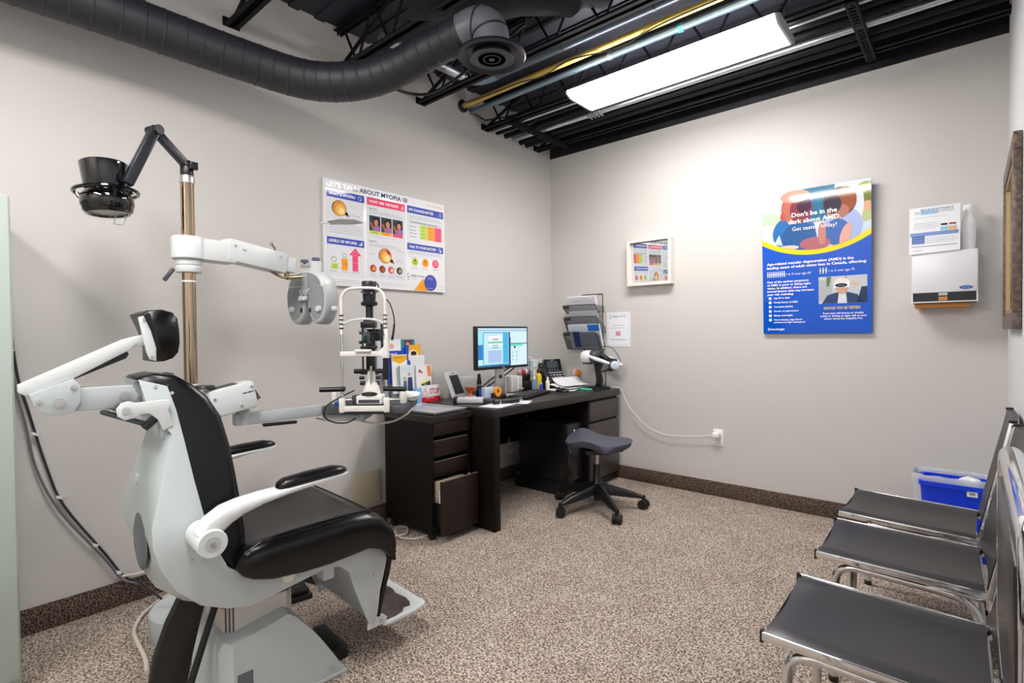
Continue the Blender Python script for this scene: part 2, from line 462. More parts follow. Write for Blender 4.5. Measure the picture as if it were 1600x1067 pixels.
tag(MB().tube([(0.01, -1.02, 2.85), (0.05, -0.93, 2.80), (0.08, -0.86, 2.80), (0.4, -0.80, 2.80), (0.9, -0.9, 2.84)], 0.006, 6, smooth=6).build('cable', M_black), 'black cable looping to the joist end at the left wall', 'cable')
tag(MB().tube([(0.03, -2.06, 2.80), (0.1, -1.8, 2.72), (0.3, -1.66, 2.66), (0.62, -1.62, 2.72), (1.0, -1.56, 2.86)], 0.009, 8, smooth=6).build('cable', M_black), 'black cable sagging below the joist beside the round air diffuser', 'cable')
# large wrapped duct above the diffuser
tag(MB().tube([(0.75, -2.15, 2.86), (1.0, -1.93, 2.86), (1.25, -1.68, 2.87), (1.42, -1.42, 2.90)], [0.125, 0.12, 0.105, 0.06], 24, smooth=5).build('flexible_duct', M_foam), 'fat black foam wrapped duct above the round diffuser', 'duct')

# ---- spiral duct with its diffuser
t = thing('air_duct', 'charcoal round spiral duct hanging along the left wall and bending to a diffuser', 'air duct', (0.33, -2.7, 2.35))
ctr = catmull([Vector(q) for q in [(0.22, -5.25, 2.46), (0.24, -4.2, 2.46), (0.27, -3.25, 2.46), (0.33, -2.8, 2.435), (0.44, -2.52, 2.40), (0.60, -2.35, 2.405), (0.75, -2.235, 2.455), (0.93, -2.16, 2.515), (1.08, -2.11, 2.55)]], 24)
rad = [0.088]*5 + [0.086, 0.082, 0.08, 0.077]
def rings(pts, rs, every, lip=0.0015):
    out_p = []; out_r = []; acc = 0; L = len(pts)
    for i, q in enumerate(pts):
        if i: acc += (q - pts[i-1]).length
        r = rs[min(len(rs)-1, int(i*(len(rs)-1)/max(1, L-1)))]
        if acc >= every and 0 < i < L-1:
            d = (pts[i+1]-pts[i-1]).normalized()
            out_p += [q-d*0.005, q-d*0.002, q+d*0.002, q+d*0.005]; out_r += [r, r+lip, r+lip, r]; acc = 0
        else: out_p.append(q); out_r.append(r)
    return out_p, out_r
pp, rr = rings(ctr, rad, 0.062, 0.0025)
MB().tube(pp, rr, 28, caps=True).build('duct_pipe', M_duct, t)
el = catmull([Vector(q) for q in [(1.08, -2.11, 2.55), (1.15, -2.09, 2.565), (1.2, -2.075, 2.545), (1.218, -2.068, 2.50), (1.22, -2.065, 2.44)]], 6)
MB().tube(el, 0.08, 28).build('elbow', mat('duct_grey_elbow', '#6a6c74', 0.4), t)
for q, d in ((el[0], el[1]-el[0]), (el[8], el[9]-el[8]), (el[16], el[17]-el[16])):
    d.normalize(); MB().cyl(q-d*0.004, q+d*0.004, 0.083, n=28).build('seam', M_duct, t)
o = Vector((1.22, -2.065, 2.405))
df = MB().lathe([(0.0, 0.05), (0.08, 0.05), (0.09, 0.02), (0.12, 0.028), (0.148, 0.02), (0.152, 0.008), (0.146, 0.0), (0.135, 0.004), (0.118, 0.018), (0.1, 0.024), (0.0, 0.024)], o, n=44).build('diffuser', mat('diffuser_black', '#1f2025', 0.4), t)
for r in (0.098, 0.068, 0.04):
    MB().lathe([(r, 0.0-0.004), (r-0.004, -0.007), (r-0.022, 0.014), (r-0.018, 0.018), (r, -0.004)], o, n=40).build('diffuser_cone', mat('diffuser_cone_grey', '#3b3d42', 0.45), df)
MB().lathe([(0.0, -0.006), (0.013, -0.006), (0.013, 0.012), (0.0, 0.012)], o).build('diffuser_hub', mat('diffuser_cone_grey', '#3b3d42', 0.45), df)

# ---- ceiling fixtures
M_lamp = mat('lit_diffuser', '#ffffff', 0.5, emit=('#fffaf6', LAMP))
def fixture(x0, y0, label, L=1.22, W=0.33, z=2.65, m=None):
    t = thing('ceiling_light', label, 'ceiling light', (x0+L/2, y0+W/2, z), 0, 'fluorescent fixtures hung from the joists')
    x1, y1 = x0+L, y0+W
    MB().bb(x0+0.012, x1-0.012, y0+0.05, y1-0.05, z+0.034, z+0.055, None, 0.006).build('housing', M_greyen, t)
    # wrap lens: bevelled trough
    b = MB()
    sec = [(0.0, 0.034), (0.004, 0.02), (0.04, 0.002), (0.06, 0.0), (W-0.06, 0.0), (W-0.04, 0.002), (W-0.004, 0.02), (W, 0.034)]
    b.loft([[(x, y0+a, z+h) for a, h in sec] for x in (x0+0.012, x1-0.012)])
    b.build('diffuser', m or M_lamp, t)
    for x in (x0, x1-0.012):
        MB().prism([(a, h) for a, h in sec] + [(W-0.05, 0.055), (0.05, 0.055)], (x, y0, z-0.001), (0, 1, 0), (0, 0, 1), 0.012).build('end_cap', M_greyen, t)
    for x in (x0+0.02, x1-0.02):
        for yy in (y0+0.05, y1-0.05):
            b = MB(); b.tube([(x, yy, z+0.05), (x, (y0+y1)/2+ (yy-(y0+y1)/2)*0.5, 2.99)], 0.002, 5); b.build('hanger_wire', M_black, t)
    return t
M_lamp2 = mat('lit_diffuser_rear', '#ffffff', 0.5, emit=('#fffaf6', LAMP*0.93))  # slightly weaker emission for the unseen rear fixtures, set to balance the main one
fixture(0.92, -1.075, 'long lit white fluorescent fixture hung in front of the back wall')
fixture(1.0, -3.75, 'lit fluorescent fixture hanging over the camera, out of view', m=M_lamp2)
fixture(0.9, -4.85, 'lit fluorescent fixture at the rear of the room, out of view', m=M_lamp2)

# ---- pale cabinet whose edge shows at the left of the frame
t = thing('storage_cabinet', 'tall pale green grey cabinet edge at the far left', 'cabinet', (0.24, -3.85, 0))
M_cab = mat('pale_green_grey_laminate', '#a9b5ae', 0.4)
MB().bb(0.015, 0.46, -4.15, -3.571, 0, 1.65, None, 0.004).build('body', M_cab, t)
MB().bb(0.46, 0.475, -4.145, -3.576, 0.06, 1.645, None, 0.004).build('door', M_cab, t)
MB().tube([(0.49, -4.05, 0.9), (0.49, -4.05, 1.05)], 0.006, 8).build('handle', M_satin, t)

# ================================================================== ON THE WALLS
# ---- myopia poster (left wall): origin at its lower left corner, reading towards the corner of the room
t = thing('eye_health_poster', 'white poster about myopia in three columns with blue headings on the left wall', 'poster', (0.02, -1.745, 1.472))
MB().bb(0.001, 0.02, -2.205, -1.284, 1.472, 2.090, None, 0.001).build('board', P('#f2f3f6', 0.12), t)
b = MB(); b.flat = True; b.X = None
A = Art(b, (0.0204, -2.205, 1.472), (0, 1, 0), (0, 0, 1)); A.mf = lambda c: P(c, 0.07)
BL, PK, OR, GR, IN = '#3f55b5', '#f0527a', '#f9a62b', '#c5dc62', '#33407f'
A.rect(0.008, 0.06, 0.262, 0.562, '#e2e4ea', 1); A.rect(0.28, 0.06, 0.576, 0.562, '#e2e4ea', 1); A.rect(0.592, 0.22, 0.912, 0.562, '#e2e4ea', 1)
A.text("LET'S TALK ABOUT MYOPIA", 0.016, 0.576, 0.547, 0.027, IN, 2, True)
A.ring(0.58, 0.59, 0.014, 0.003, IN, 2); A.circ(0.58, 0.59, 0.006, IN, 2); A.ring(0.58, 0.581, 0.024, 0.003, IN, 2, a0=0.5, a1=PI-0.5); A.ring(0.58, 0.599, 0.024, 0.003, IN, 2, a0=PI+0.5, a1=2*PI-0.5)
A.text('eye on progress', 0.765, 0.586, 0.9, 0.010, '#e0607f', 2)
for (x0, y0, x1, y1, c, s, tx) in ((0.016, 0.515, 0.268, 0.559, BL, 'WHAT IS MYOPIA?', 0.205), (0.287, 0.514, 0.576, 0.56, PK, 'WHAT ARE THE RISKS?', 0.525), (0.595, 0.515, 0.91, 0.562, BL, 'EYE CHANGES MATTER', 0.82), (0.012, 0.241, 0.264, 0.283, BL, 'LEVELS OF MYOPIA', 0.215), (0.592, 0.271, 0.906, 0.315, BL, 'TALK TO YOUR DOCTOR', 0.84)):
    A.rect(x0, y0, x1, y1, c, 2); A.text(s, x0+0.014, (y0+y1)/2-0.008, tx, 0.016, '#ffffff', 3, True)
A.ring(0.237, 0.537, 0.012, 0.002, '#ffffff', 3); A.circ(0.244, 0.53, 0.004, '#ffffff', 3)
A.poly([(0.545, 0.525), (0.568, 0.525), (0.5565, 0.547)], '#ffffff', 3); A.poly([(0.549, 0.5275), (0.564, 0.5275), (0.5565, 0.542)], PK, 4); A.rect(0.5558, 0.531, 0.5572, 0.538, '#ffffff', 5)
A.rect(0.876, 0.527, 0.894, 0.55, '#ffffff', 3); A.rect(0.878, 0.529, 0.892, 0.548, BL, 4)
for k in range(4): A.rect(0.226+k*0.007, 0.251, 0.230+k*0.007, 0.257+k*0.006, '#ffffff', 3)
A.ring(0.872, 0.296, 0.010, 0.002, '#ffffff', 3); A.rect(0.876, 0.28, 0.889, 0.292, '#ffffff', 3)
def eye(x, y, r, red):
    A.circ(x+r*1.05, y-r*0.55, r*0.2, '#8a6a5a', 2); A.poly([(x+r*0.6, y-r*0.75), (x+r*0.8, y-r*0.2), (x+r*1.5, y-r*0.75), (x+r*1.35, y-r*1.0)], '#b59a86', 2)
    A.circ(x-r*0.72, y, r*0.42, '#e7ded6', 2, r*0.7); A.circ(x-r*0.74, y, r*0.36, '#c9bdb2', 3, r*0.6)
    A.circ(x, y, r, '#b96a35', 3); A.circ(x+r*0.02, y-r*0.03, r*0.92, '#e39a4a', 4); A.circ(x+r*0.18, y-r*0.16, r*0.68, '#f3c05c', 5); A.circ(x+r*0.3, y-r*0.3, r*0.42, '#fbe3a0', 6)
    if red: A.poly([(x+r*0.1, y+r*0.95), (x+r*0.75, y+r*0.6), (x+r*0.9, y+r*0.1), (x+r*0.3, y+r*0.35)], '#b8342c', 7)
eye(0.097, 0.456, 0.047, False); eye(0.417, 0.208, 0.048, True)
A.lines(0.17, 0.245, 0.425, 1, 0.012, '#8a8f9c'); A.lines(0.175, 0.25, 0.385, 1, 0.012, '#8a8f9c')
A.lines(0.03, 0.25, 0.362, 5, 0.0125, '#7d818c', seed=2)
A.text('Short Term', 0.302, 0.488, 0.36, 0.009, '#20232c', 2, True); A.lines(0.302, 0.558, 0.475, 2, 0.0115, '#7d818c', seed=3)
A.text('Long Term', 0.3, 0.287, 0.355, 0.009, '#20232c', 2, True); A.lines(0.3, 0.54, 0.272, 2, 0.0115, '#7d818c', seed=4)
for k, x0 in enumerate((0.302, 0.389, 0.476)):
    A.rect(x0, 0.336, x0+0.081, 0.45, (GR, OR, PK)[k], 2); A.rect(x0, 0.356, x0+0.081, 0.45, '#35484a', 3)
    A.rect(x0+0.02, 0.356, x0+0.081, 0.385, '#6a7f6d', 4)
    A.circ(x0+0.052, 0.412, 0.024, '#2a1815', 5, 0.03); A.circ(x0+0.05, 0.408, 0.015, '#c98d72', 6, 0.02)
    A.poly([(x0+0.03, 0.356), (x0+0.078, 0.356), (x0+0.07, 0.392), (x0+0.04, 0.388)], '#b06ab8', 6)
    A.poly([(x0+0.003, 0.40), (x0+0.012, 0.41), (x0+0.04, 0.372), (x0+0.03, 0.362)], '#c06a48', 7)
    A.lines(x0+0.024, x0+0.06, 0.345, 1, 0.01, '#5a5c3a', 3, seed=k)
A.lines(0.35, 0.52, 0.322, 1, 0.01, '#a8acb8', seed=9)
A.lines(0.5, 0.568, 0.245, 1, 0.01, '#8a8f9c'); A.lines(0.505, 0.56, 0.19, 2, 0.012, '#8a8f9c'); A.lines(0.296, 0.34, 0.21, 1, 0.012, '#8a8f9c')
for k, (x, c1, c2) in enumerate(((0.326, '#b3402a', '#e89a50'), (0.394, '#8e3526', '#c05a3a'), (0.461, '#d05a4a', '#f0c0a8'), (0.526, '#4a3a30', '#b8a07c'))):
    A.circ(x, 0.122, 0.0235, c1, 2); A.circ(x+0.004, 0.122, 0.014, c2, 3); A.circ(x-0.004, 0.127, 0.005, c1, 4); A.lines(x-0.024, x+0.024, 0.086, 2, 0.01, '#6e78b0', seed=k)
# bars of the levels panel
A.rect(0.039, 0.097, 0.084, 0.131, GR, 2); A.text('-0.50', 0.048, 0.115, 0.075, 0.007, '#4c5a2a', 3); A.text('-3.00', 0.048, 0.103, 0.075, 0.007, '#4c5a2a', 3)
A.ring(0.058, 0.154, 0.016, 0.003, '#6a7a3a', 2)
A.rect(0.106, 0.094, 0.149, 0.164, OR, 2); A.text('-3.00', 0.114, 0.133, 0.141, 0.007, '#6a4a10', 3); A.text('-6.00', 0.114, 0.121, 0.141, 0.007, '#6a4a10', 3)
A.ring(0.127, 0.182, 0.014, 0.003, '#9a6a20', 2)
A.poly([(0.18, 0.092), (0.219, 0.092), (0.219, 0.187), (0.243, 0.187), (0.201, 0.233), (0.158, 0.187), (0.18, 0.187)], PK, 2); A.ring(0.2, 0.2, 0.013, 0.002, '#f8a8bc', 3); A.text('>-6.00', 0.185, 0.14, 0.215, 0.007, '#f9b8c8', 3)
for x0, x1 in ((0.027, 0.09), (0.108, 0.148), (0.17, 0.236)): A.lines(x0, x1, 0.083, 1, 0.01, '#4a56a0')
# table
A.lines(0.612, 0.895, 0.495, 2, 0.0115, '#7d818c', seed=5); A.rect(0.612, 0.448, 0.892, 0.466, '#c9ccd4', 2); A.lines(0.63, 0.885, 0.455, 1, 0.01, '#3c404c', 3, 0.003)
for k, c in enumerate((GR, OR, PK)):
    x0 = 0.70+k*0.0645; A.rect(x0, 0.35, x0+0.0625, 0.446, c, 2)
    for j in range(4): A.lines(x0+0.018, x0+0.045, 0.43-j*0.023, 1, 0.01, '#55583a', 3, 0.003, seed=k+j)
for j in range(4): A.lines(0.615, 0.675, 0.425-j*0.022, 1, 0.01, '#3c404c', 2, 0.003, seed=j)
A.lines(0.61, 0.895, 0.26, 2, 0.0115, '#7d818c', seed=6)
for x, c, d in ((0.655, GR, '#5b7c2c'), (0.744, OR, '#b8701a'), (0.834, PK, '#f7a0b4')):
    A.circ(x, 0.194, 0.029, c, 2); A.rect(x-0.013, 0.182, x+0.013, 0.2, d, 3); A.circ(x, 0.203, 0.009, d, 3); A.rect(x-0.009, 0.186, x+0.009, 0.196, c, 4); A.lines(x-0.03, x+0.03, 0.152, 1, 0.01, '#6e7280', seed=int(x*99))
A.ring(0.60, 0.103, 0.014, 0.004, '#5c92c0', 2, a0=0.8, a1=5.5); A.ring(0.602, 0.08, 0.010, 0.003, '#5c92c0', 2, a0=0.8, a1=5.5)
A.text('EYES', 0.62, 0.094, 0.665, 0.012, '#2b3a55', 2, True); A.text('FORWARD', 0.67, 0.094, 0.735, 0.012, '#5a6a80', 2); A.lines(0.62, 0.68, 0.08, 1, 0.01, '#8a8f9c')
A.lines(0.02, 0.25, 0.035, 2, 0.012, '#c2c8d6', seed=11); A.lines(0.29, 0.6, 0.035, 2, 0.012, '#c2c8d6', seed=12)
A.poly([(0.645, 0.003), (0.77, 0.003), (0.722, 0.09)], OR, 2); A.circ(0.787, 0.061, 0.056, '#3d4fae', 3)
A.lines(0.765, 0.812, 0.093, 2, 0.010, '#c8cef0', 4); A.lines(0.76, 0.815, 0.022, 1, 0.010, '#c8cef0', 4)
A.lines(0.87, 0.905, 0.04, 1, 0.01, '#9aa0ac'); A.lines(0.875, 0.905, 0.018, 1, 0.01, '#9aa0ac')
b.build('printed_artwork', None, t, smooth=1, shade=False)

# ---- macular degeneration poster (back wall)
t = thing('eye_health_poster', 'tall blue poster about macular degeneration with a yellow arc on the back wall', 'poster', (2.085, -0.02, 1.162))
MB().bb(1.782, 2.388, -0.02, -0.001, 1.162, 2.076, None, 0.001).build('board', P('#0a4fc0', 0.12), t)
b = MB(); b.flat = True
A = Art(b, (1.782, -0.0204, 1.162), (1, 0, 0), (0, 0, 1)); A.mf = lambda c: P(c, 0.05)
W = 0.606
A.rect(0, 0, W, 0.914, '#0a55c8', 1)
cx, cy, R0, R1 = 0.30, 1.06, 0.562, 0.532
def arc(R, y1=0.914):
    pts = []
    for i in range(41):
        x = W*i/40; pts.append((x, cy-math.sqrt(max(0, R*R-(x-cx)**2))))
    return pts
arc0 = [(x, y+0.0) for x, y in arc(0.562)]; arc1 = [(x, y) for x, y in arc(0.532)]
def topped(pts): return [(x, min(y, 0.913)) for x, y in pts] + [(W, 0.914), (0, 0.914)]
A.poly(topped(arc0), '#f7d50a', 2); A.poly(topped(arc1), '#c9d6e4', 3)
def clip(pts):  # keep a shape inside the picture area
    out = []
    for x, y in pts:
        x = min(max(x, 0.001), W-0.001); ly = cy-math.sqrt(max(0, 0.532**2-(x-cx)**2))+0.001
        out.append((x, min(max(y, ly), 0.913)))
    return out
_bl = [40]
def blob(x, y, rx, ry, c, l, n=28, rot=0):
    _bl[0] += 1; l = 4 + (_bl[0]-40)*0.4
    A.poly(clip([(x+rx*math.cos(a)*math.cos(rot)-ry*math.sin(a)*math.sin(rot), y+rx*math.cos(a)*math.sin(rot)+ry*math.sin(a)*math.cos(rot)) for a in [2*PI*i/n for i in range(n)]]), c, l)
blob(0.1, 0.82, 0.13, 0.10, '#dbe4ec', 4); blob(0.02, 0.74, 0.10, 0.05, '#b9c8b4', 4); blob(0.04, 0.67, 0.08, 0.04, '#d8e2da', 4); blob(0.58, 0.84, 0.06, 0.06, '#93a03a', 4); blob(0.60, 0.80, 0.035, 0.05, '#6f7c2a', 4)
blob(0.585, 0.755, 0.035, 0.03, '#d8a684', 4); blob(0.57, 0.70, 0.06, 0.035, '#b4bf86', 4); blob(0.54, 0.78, 0.03, 0.10, '#d5dde6', 4)
A.poly(clip([(0.24, 0.913), (0.42, 0.913), (0.40, 0.70), (0.27, 0.70)]), '#1b6a8c', 7.5)
blob(0.19, 0.645, 0.125, 0.115, '#2c6cae', 5, 40); blob(0.22, 0.61, 0.10, 0.10, '#1d5898', 6, 40); A.poly(clip([(0.075, 0.585), (0.105, 0.64), (0.125, 0.57)]), '#c4e0ea', 10.5)
blob(0.46, 0.655, 0.105, 0.11, '#9fb0dc', 5, 40); blob(0.43, 0.62, 0.07, 0.08, '#2f60ac', 6, 40)
blob(0.205, 0.80, 0.088, 0.10, '#b3685a', 7, 40); blob(0.235, 0.785, 0.065, 0.085, '#7c3a48', 7, 40); blob(0.25, 0.81, 0.04, 0.05, '#41203e', 7, 40); blob(0.20, 0.875, 0.085, 0.04, '#c99484', 7, 40); blob(0.128, 0.755, 0.016, 0.028, '#b4554e', 7)
blob(0.445, 0.80, 0.088, 0.090, '#4a2430', 8, 40); blob(0.475, 0.81, 0.058, 0.078, '#8e4826', 8, 40); blob(0.435, 0.745, 0.060, 0.045, '#a8685e', 8, 40); blob(0.41, 0.79, 0.045, 0.055, '#2c1a38', 8, 40)
blob(0.31, 0.565, 0.085, 0.04, '#a8606c', 9, 40); blob(0.35, 0.62, 0.022, 0.07, '#b87a72', 9, 40); blob(0.475, 0.60, 0.026, 0.07, '#d8a094', 9, 40, rot=-0.3); blob(0.15, 0.552, 0.07, 0.016, '#dcc4ba', 9, 40)
A.text("Don't be in the", 0.18, 0.745, 0.432, 0.026, '#ffffff', 22, True)
A.text("dark about AMD.", 0.16, 0.703, 0.452, 0.026, '#ffffff', 22, True)
A.text("Get tested today!", 0.182, 0.657, 0.43, 0.024, '#ffffff', 22)
A.text("Age-related macular degeneration (AMD) is the", 0.027, 0.449, 0.516, 0.0155, '#ffffff', 4, True)
A.text("leading cause of adult vision loss in Canada, affecting:", 0.027, 0.424, 0.582, 0.0155, '#ffffff', 4, True)
def man(x, y, c): A.circ(x, y+0.02, 0.0035, c, 4); A.rect(x-0.004, y-0.002, x+0.004, y+0.014, c, 4); A.rect(x-0.0025, y-0.014, x+0.0025, y, c, 4)
for k in range(9): man(0.032+k*0.0125, 0.383, '#f6dc8c' if k == 0 else '#e8eef8')
for k in range(3): man(0.338+k*0.016, 0.386, '#f6dc8c' if k == 0 else '#e8eef8')
A.text("1 in 9 over age 60", 0.144, 0.378, 0.285, 0.0135, '#ffffff', 4); A.text("1 in 3 over age 75", 0.384, 0.381, 0.52, 0.0135, '#ffffff', 4)
for k, (s, x1) in enumerate((("One of the earliest symptoms", 0.272), ("of AMD is poor or failing night", 0.284), ("vision. In addition, there are", 0.262), ("several factors that may increase", 0.302), ("your risk, including:", 0.185))):
    A.text(s, 0.027, 0.333-k*0.0205, x1, 0.0125, '#ffffff', 4, True)
for k, (s, x1) in enumerate((("Age 50 or older", 0.165), ("Family history of AMD", 0.21), ("Caucasian (white)", 0.18), ("Smoker or past smoker", 0.215), ("Being overweight", 0.18), ("Heart disease, high blood", 0.232))):
    y = 0.232-k*0.0285; A.rect(0.036, y-0.008, 0.052, y+0.008, '#ffffff', 4); A.text(s, 0.067, y-0.004, x1, 0.0105, '#ffffff', 4, True)
A.text("pressure or high cholesterol", 0.067, 0.069, 0.25, 0.0105, '#ffffff', 4, True)
A.rect(0.328, 0.183, 0.584, 0.351, '#c3c7cc', 3); A.rect(0.328, 0.20, 0.40, 0.33, '#aeb4b8', 4); A.poly([(0.37, 0.29), (0.385, 0.29), (0.398, 0.348), (0.372, 0.35)], '#5d7a4c', 5); A.rect(0.47, 0.3, 0.48, 0.35, '#8f949a', 4)
A.poly([(0.345, 0.184), (0.56, 0.184), (0.535, 0.235), (0.49, 0.25), (0.42, 0.25), (0.375, 0.235)], '#24406e', 5); A.poly([(0.53, 0.184), (0.584, 0.184), (0.584, 0.28), (0.555, 0.28)], '#1d3358', 5)
A.poly([(0.43, 0.184), (0.48, 0.184), (0.475, 0.245), (0.437, 0.245)], '#d8dce6', 6); A.circ(0.455, 0.285, 0.036, '#caa38c', 6, 0.045); A.circ(0.455, 0.312, 0.042, '#e6e0d8', 7, 0.026); A.rect(0.412, 0.28, 0.492, 0.308, '#f2f4f6', 8); A.circ(0.45, 0.294, 0.033, '#1d2a38', 9, 0.0125); A.circ(0.52, 0.30, 0.02, '#d8b39c', 7, 0.012)
A.lines(0.435, 0.47, 0.293, 1, 0.01, '#8aa4b8', 10)
A.text("SHOULD YOU BE TESTED?", 0.355, 0.148, 0.549, 0.0165, '#f3d35a', 4, True)
A.text("If you have risk factors or trouble", 0.351, 0.119, 0.565, 0.0105, '#ffffff', 4, True); A.text("seeing or driving at night, talk to your", 0.334, 0.102, 0.582, 0.0105, '#ffffff', 4, True); A.text("doctor about the AdaptDx Pro.", 0.357, 0.085, 0.561, 0.0105, '#ffffff', 4, True)
A.ring(0.04, 0.028, 0.012, 0.003, '#ffffff', 4, a0=PI*0.62, a1=PI*1.38); A.text("maculogix", 0.037, 0.0225, 0.131, 0.0135, '#ffffff', 4, True)
b.build('printed_artwork', None, t, smooth=1, shade=False)

t.rotation_euler = (math.radians(2.3), 0, 0)

# ---- mirror in a deep white frame, turned slightly
t = thing('wall_mirror', 'square mirror in a deep white frame on the back wall', 'mirror', (0.97, 0, 1.54))
x0, x1, z0, z1, d = 0.785, 1.148, 1.541, 1.888, 0.06
b = MB()
for a in ((x0, x0+0.022, z0, z1), (x1-0.022, x1, z0, z1), (x0+0.022, x1-0.022, z0, z0+0.022), (x0+0.022, x1-0.022, z1-0.012, z1)): b.bb(a[0], a[1], -d, -0.001, a[2], a[3], None)
b.build('frame', PL('#e8e2da'), t)
MB().box(((x0+x1)/2, -0.028, (z0+z1)/2), (x1-x0-0.048, 0.004, z1-z0-0.038), None, Matrix.Rotation(math.radians(-2.0), 3, 'Z') @ Matrix.Rotation(math.radians(2), 3, 'X')).build('mirror_glass', M_mirror, t)

# ---- letter sized notice beside the mirror
t = thing('notice_sheet', 'white letter sized notice with a small pink app icon below the mirror', 'notice', (0.67, 0, 1.063))
MB().bb(0.568, 0.781, -0.003, -0.0005, 1.064, 1.343).build('sheet', P('#eef0f6', 0.3), t)
b = MB(); b.flat = True; A = Art(b, (0.568, -0.0032, 1.064), (1, 0, 0), (0, 0, 1)); A.mf = lambda c: P(c, 0.3)
for r in ((0.01, 0.012, 0.203, 0.0135), (0.01, 0.262, 0.203, 0.2635), (0.01, 0.012, 0.0115, 0.2635), (0.2015, 0.012, 0.203, 0.2635)): A.rect(*r, '#9aa2bc', 1)
A.ring(0.032, 0.245, 0.010, 0.003, '#3f7fb8', 2, a0=0.8, a1=5.5); A.ring(0.033, 0.229, 0.008, 0.003, '#3f7fb8', 2, a0=0.8, a1=5.5)
A.text('EYES', 0.05, 0.237, 0.098, 0.012, '#3a4458', 2, True); A.text('FORWARD', 0.103, 0.237, 0.18, 0.012, '#6a7488', 2)
A.lines(0.06, 0.165, 0.17, 1, 0.01, '#8b94ac', t=0.003); A.lines(0.03, 0.185, 0.15, 1, 0.01, '#a3abbf', t=0.003)
for k, c in enumerate(('#e0684f', '#d8446c', '#b53f8f')): A.rect(0.083, 0.113-k*0.012, 0.125, 0.125-k*0.012, c, 2)
A.ring(0.104, 0.108, 0.011, 0.003, '#fbe9ee', 3); 
for r in ((0.088, 0.092, 0.12, 0.094), (0.088, 0.12, 0.12, 0.122), (0.088, 0.092, 0.09, 0.122), (0.118, 0.092, 0.12, 0.122)): A.rect(*r, '#fbe9ee', 3)
A.lines(0.035, 0.18, 0.055, 1, 0.01, '#2b3040', t=0.0035, ragged=1)
b.build('printed_text', None, t, smooth=1, shade=False)

# ---- wire wall file
t = thing('wall_file', 'black wire wall file with three tiers hanging beside the corner', 'wall file', (0.4, -0.05, 1.02))
M_wire = mat('black_wire', '#191b20', 0.4); M_mesh = mat('black_wire_mesh', '#2a2d33', 0.5, alpha=0.55)
b = MB()
for y in (-0.006,): b.tube([(0.33, y, 1.49), (0.33, y, 1.50), (0.53, y, 1.50), (0.53, y, 1.49), (0.53, y, 1.015), (0.52, y, 1.005), (0.36, y, 1.005), (0.35, y, 1.015), (0.35, y, 1.3)], 0.003, 6)
b.tube([(0.36, -0.006, 1.02), (0.36, -0.055, 1.01), (0.5, -0.055, 1.01), (0.5, -0.006, 1.02)], 0.003, 6)
b.build('hanging_frame', M_wire, t)
for k, (z1, z0, xa) in enumerate(((1.408, 1.345, 0.225), (1.31, 1.175, 0.238), (1.182, 1.042, 0.23))):
    xb = xa+0.325; yt, yb = -0.15, -0.085
    pk = MB().tube([(xa+0.012, yt, z1), (xb-0.012, yt, z1), (xb, yt, z1-0.012), (xb, yb, z0), (xa, yb, z0), (xa, yt, z1-0.012)], 0.0035, 8, closed=True).build('tier_rim', M_wire, t)
    b = MB(); b.add([(xa, yt, z1), (xb, yt, z1), (xb, yb, z0), (xa, yb, z0), (xb, -0.01, z0), (xa, -0.01, z0), (xb, -0.012, z0+0.05), (xa, -0.012, z0+0.05)], [[0, 1, 2, 3], [3, 2, 4, 5], [1, 2, 4, 6], [0, 3, 5, 7]])
    b.build('tier_mesh', M_mesh, pk, shade=False)
    MB().box((xa+0.045, yt-0.004, z1-0.018), (0.055, 0.003, 0.022)).build('label_holder', M_black, pk)
def papers(x0, x1, zb, zt, y0, y1, c, label, cat='papers', th=0.01, name='paper_stack', art=None):
    tt = thing(name, label, cat, ((x0+x1)/2, y0, zb), 0, 'papers in the wall file')
    v = Vector((0, y1-y0, zt-zb)); L = v.length; v.normalize()
    b = MB(); b.prism([(0, 0), (x1-x0, 0), (x1-x0, L), (0, L)], (x0, y0, zb), (1, 0, 0), v, -th); b.build('sheets', P(c, 0.5), tt)
    if art:
        b = MB(); b.flat = True; A = Art(b, (x0, y0, zb), (1, 0, 0), v); A.O += A.N*0.0004; A.mf = lambda c: P(c, 0.4); art(A, x1-x0, L); b.build('printed_cover', None, tt, smooth=1, shade=False)
def a1(A, w, h): A.lines(0.06, w-0.03, h-0.03, 2, 0.014, '#9aa0ac'); A.rect(w-0.05, h-0.02, w-0.015, h-0.004, '#f8f8f8', 2)
def a2(A, w, h): A.lines(0.02, w-0.02, h-0.015, 9, 0.012, '#a0a8b4', seed=3)
def a3(A, w, h): A.rect(w-0.11, h-0.055, w, h, '#1f6fd0', 2); A.lines(0.02, w-0.13, h-0.02, 4, 0.012, '#8aa0b8', seed=4); A.rect(0.035, 0.01, 0.10, h-0.06, '#1648a0', 2); A.rect(0.10, 0.01, w-0.01, h-0.075, '#9aa6b4', 2); A.rect(0.10, h-0.075, w-0.12, h-0.06, '#dfe6ee', 2)
papers(0.235, 0.52, 1.352, 1.475, -0.075, -0.12, '#e6e6ec', 'white papers in the top tier of the wall file', art=a1, th=0.03)
papers(0.255, 0.53, 1.182, 1.36, -0.055, -0.10, '#c9ced4', 'pale printed papers in the middle tier of the wall file', art=a2)
papers(0.262, 0.565, 1.048, 1.245, -0.06, -0.13, '#d4dce6', 'blue and white brochures in the bottom tier of the wall file', art=a3, th=0.02)

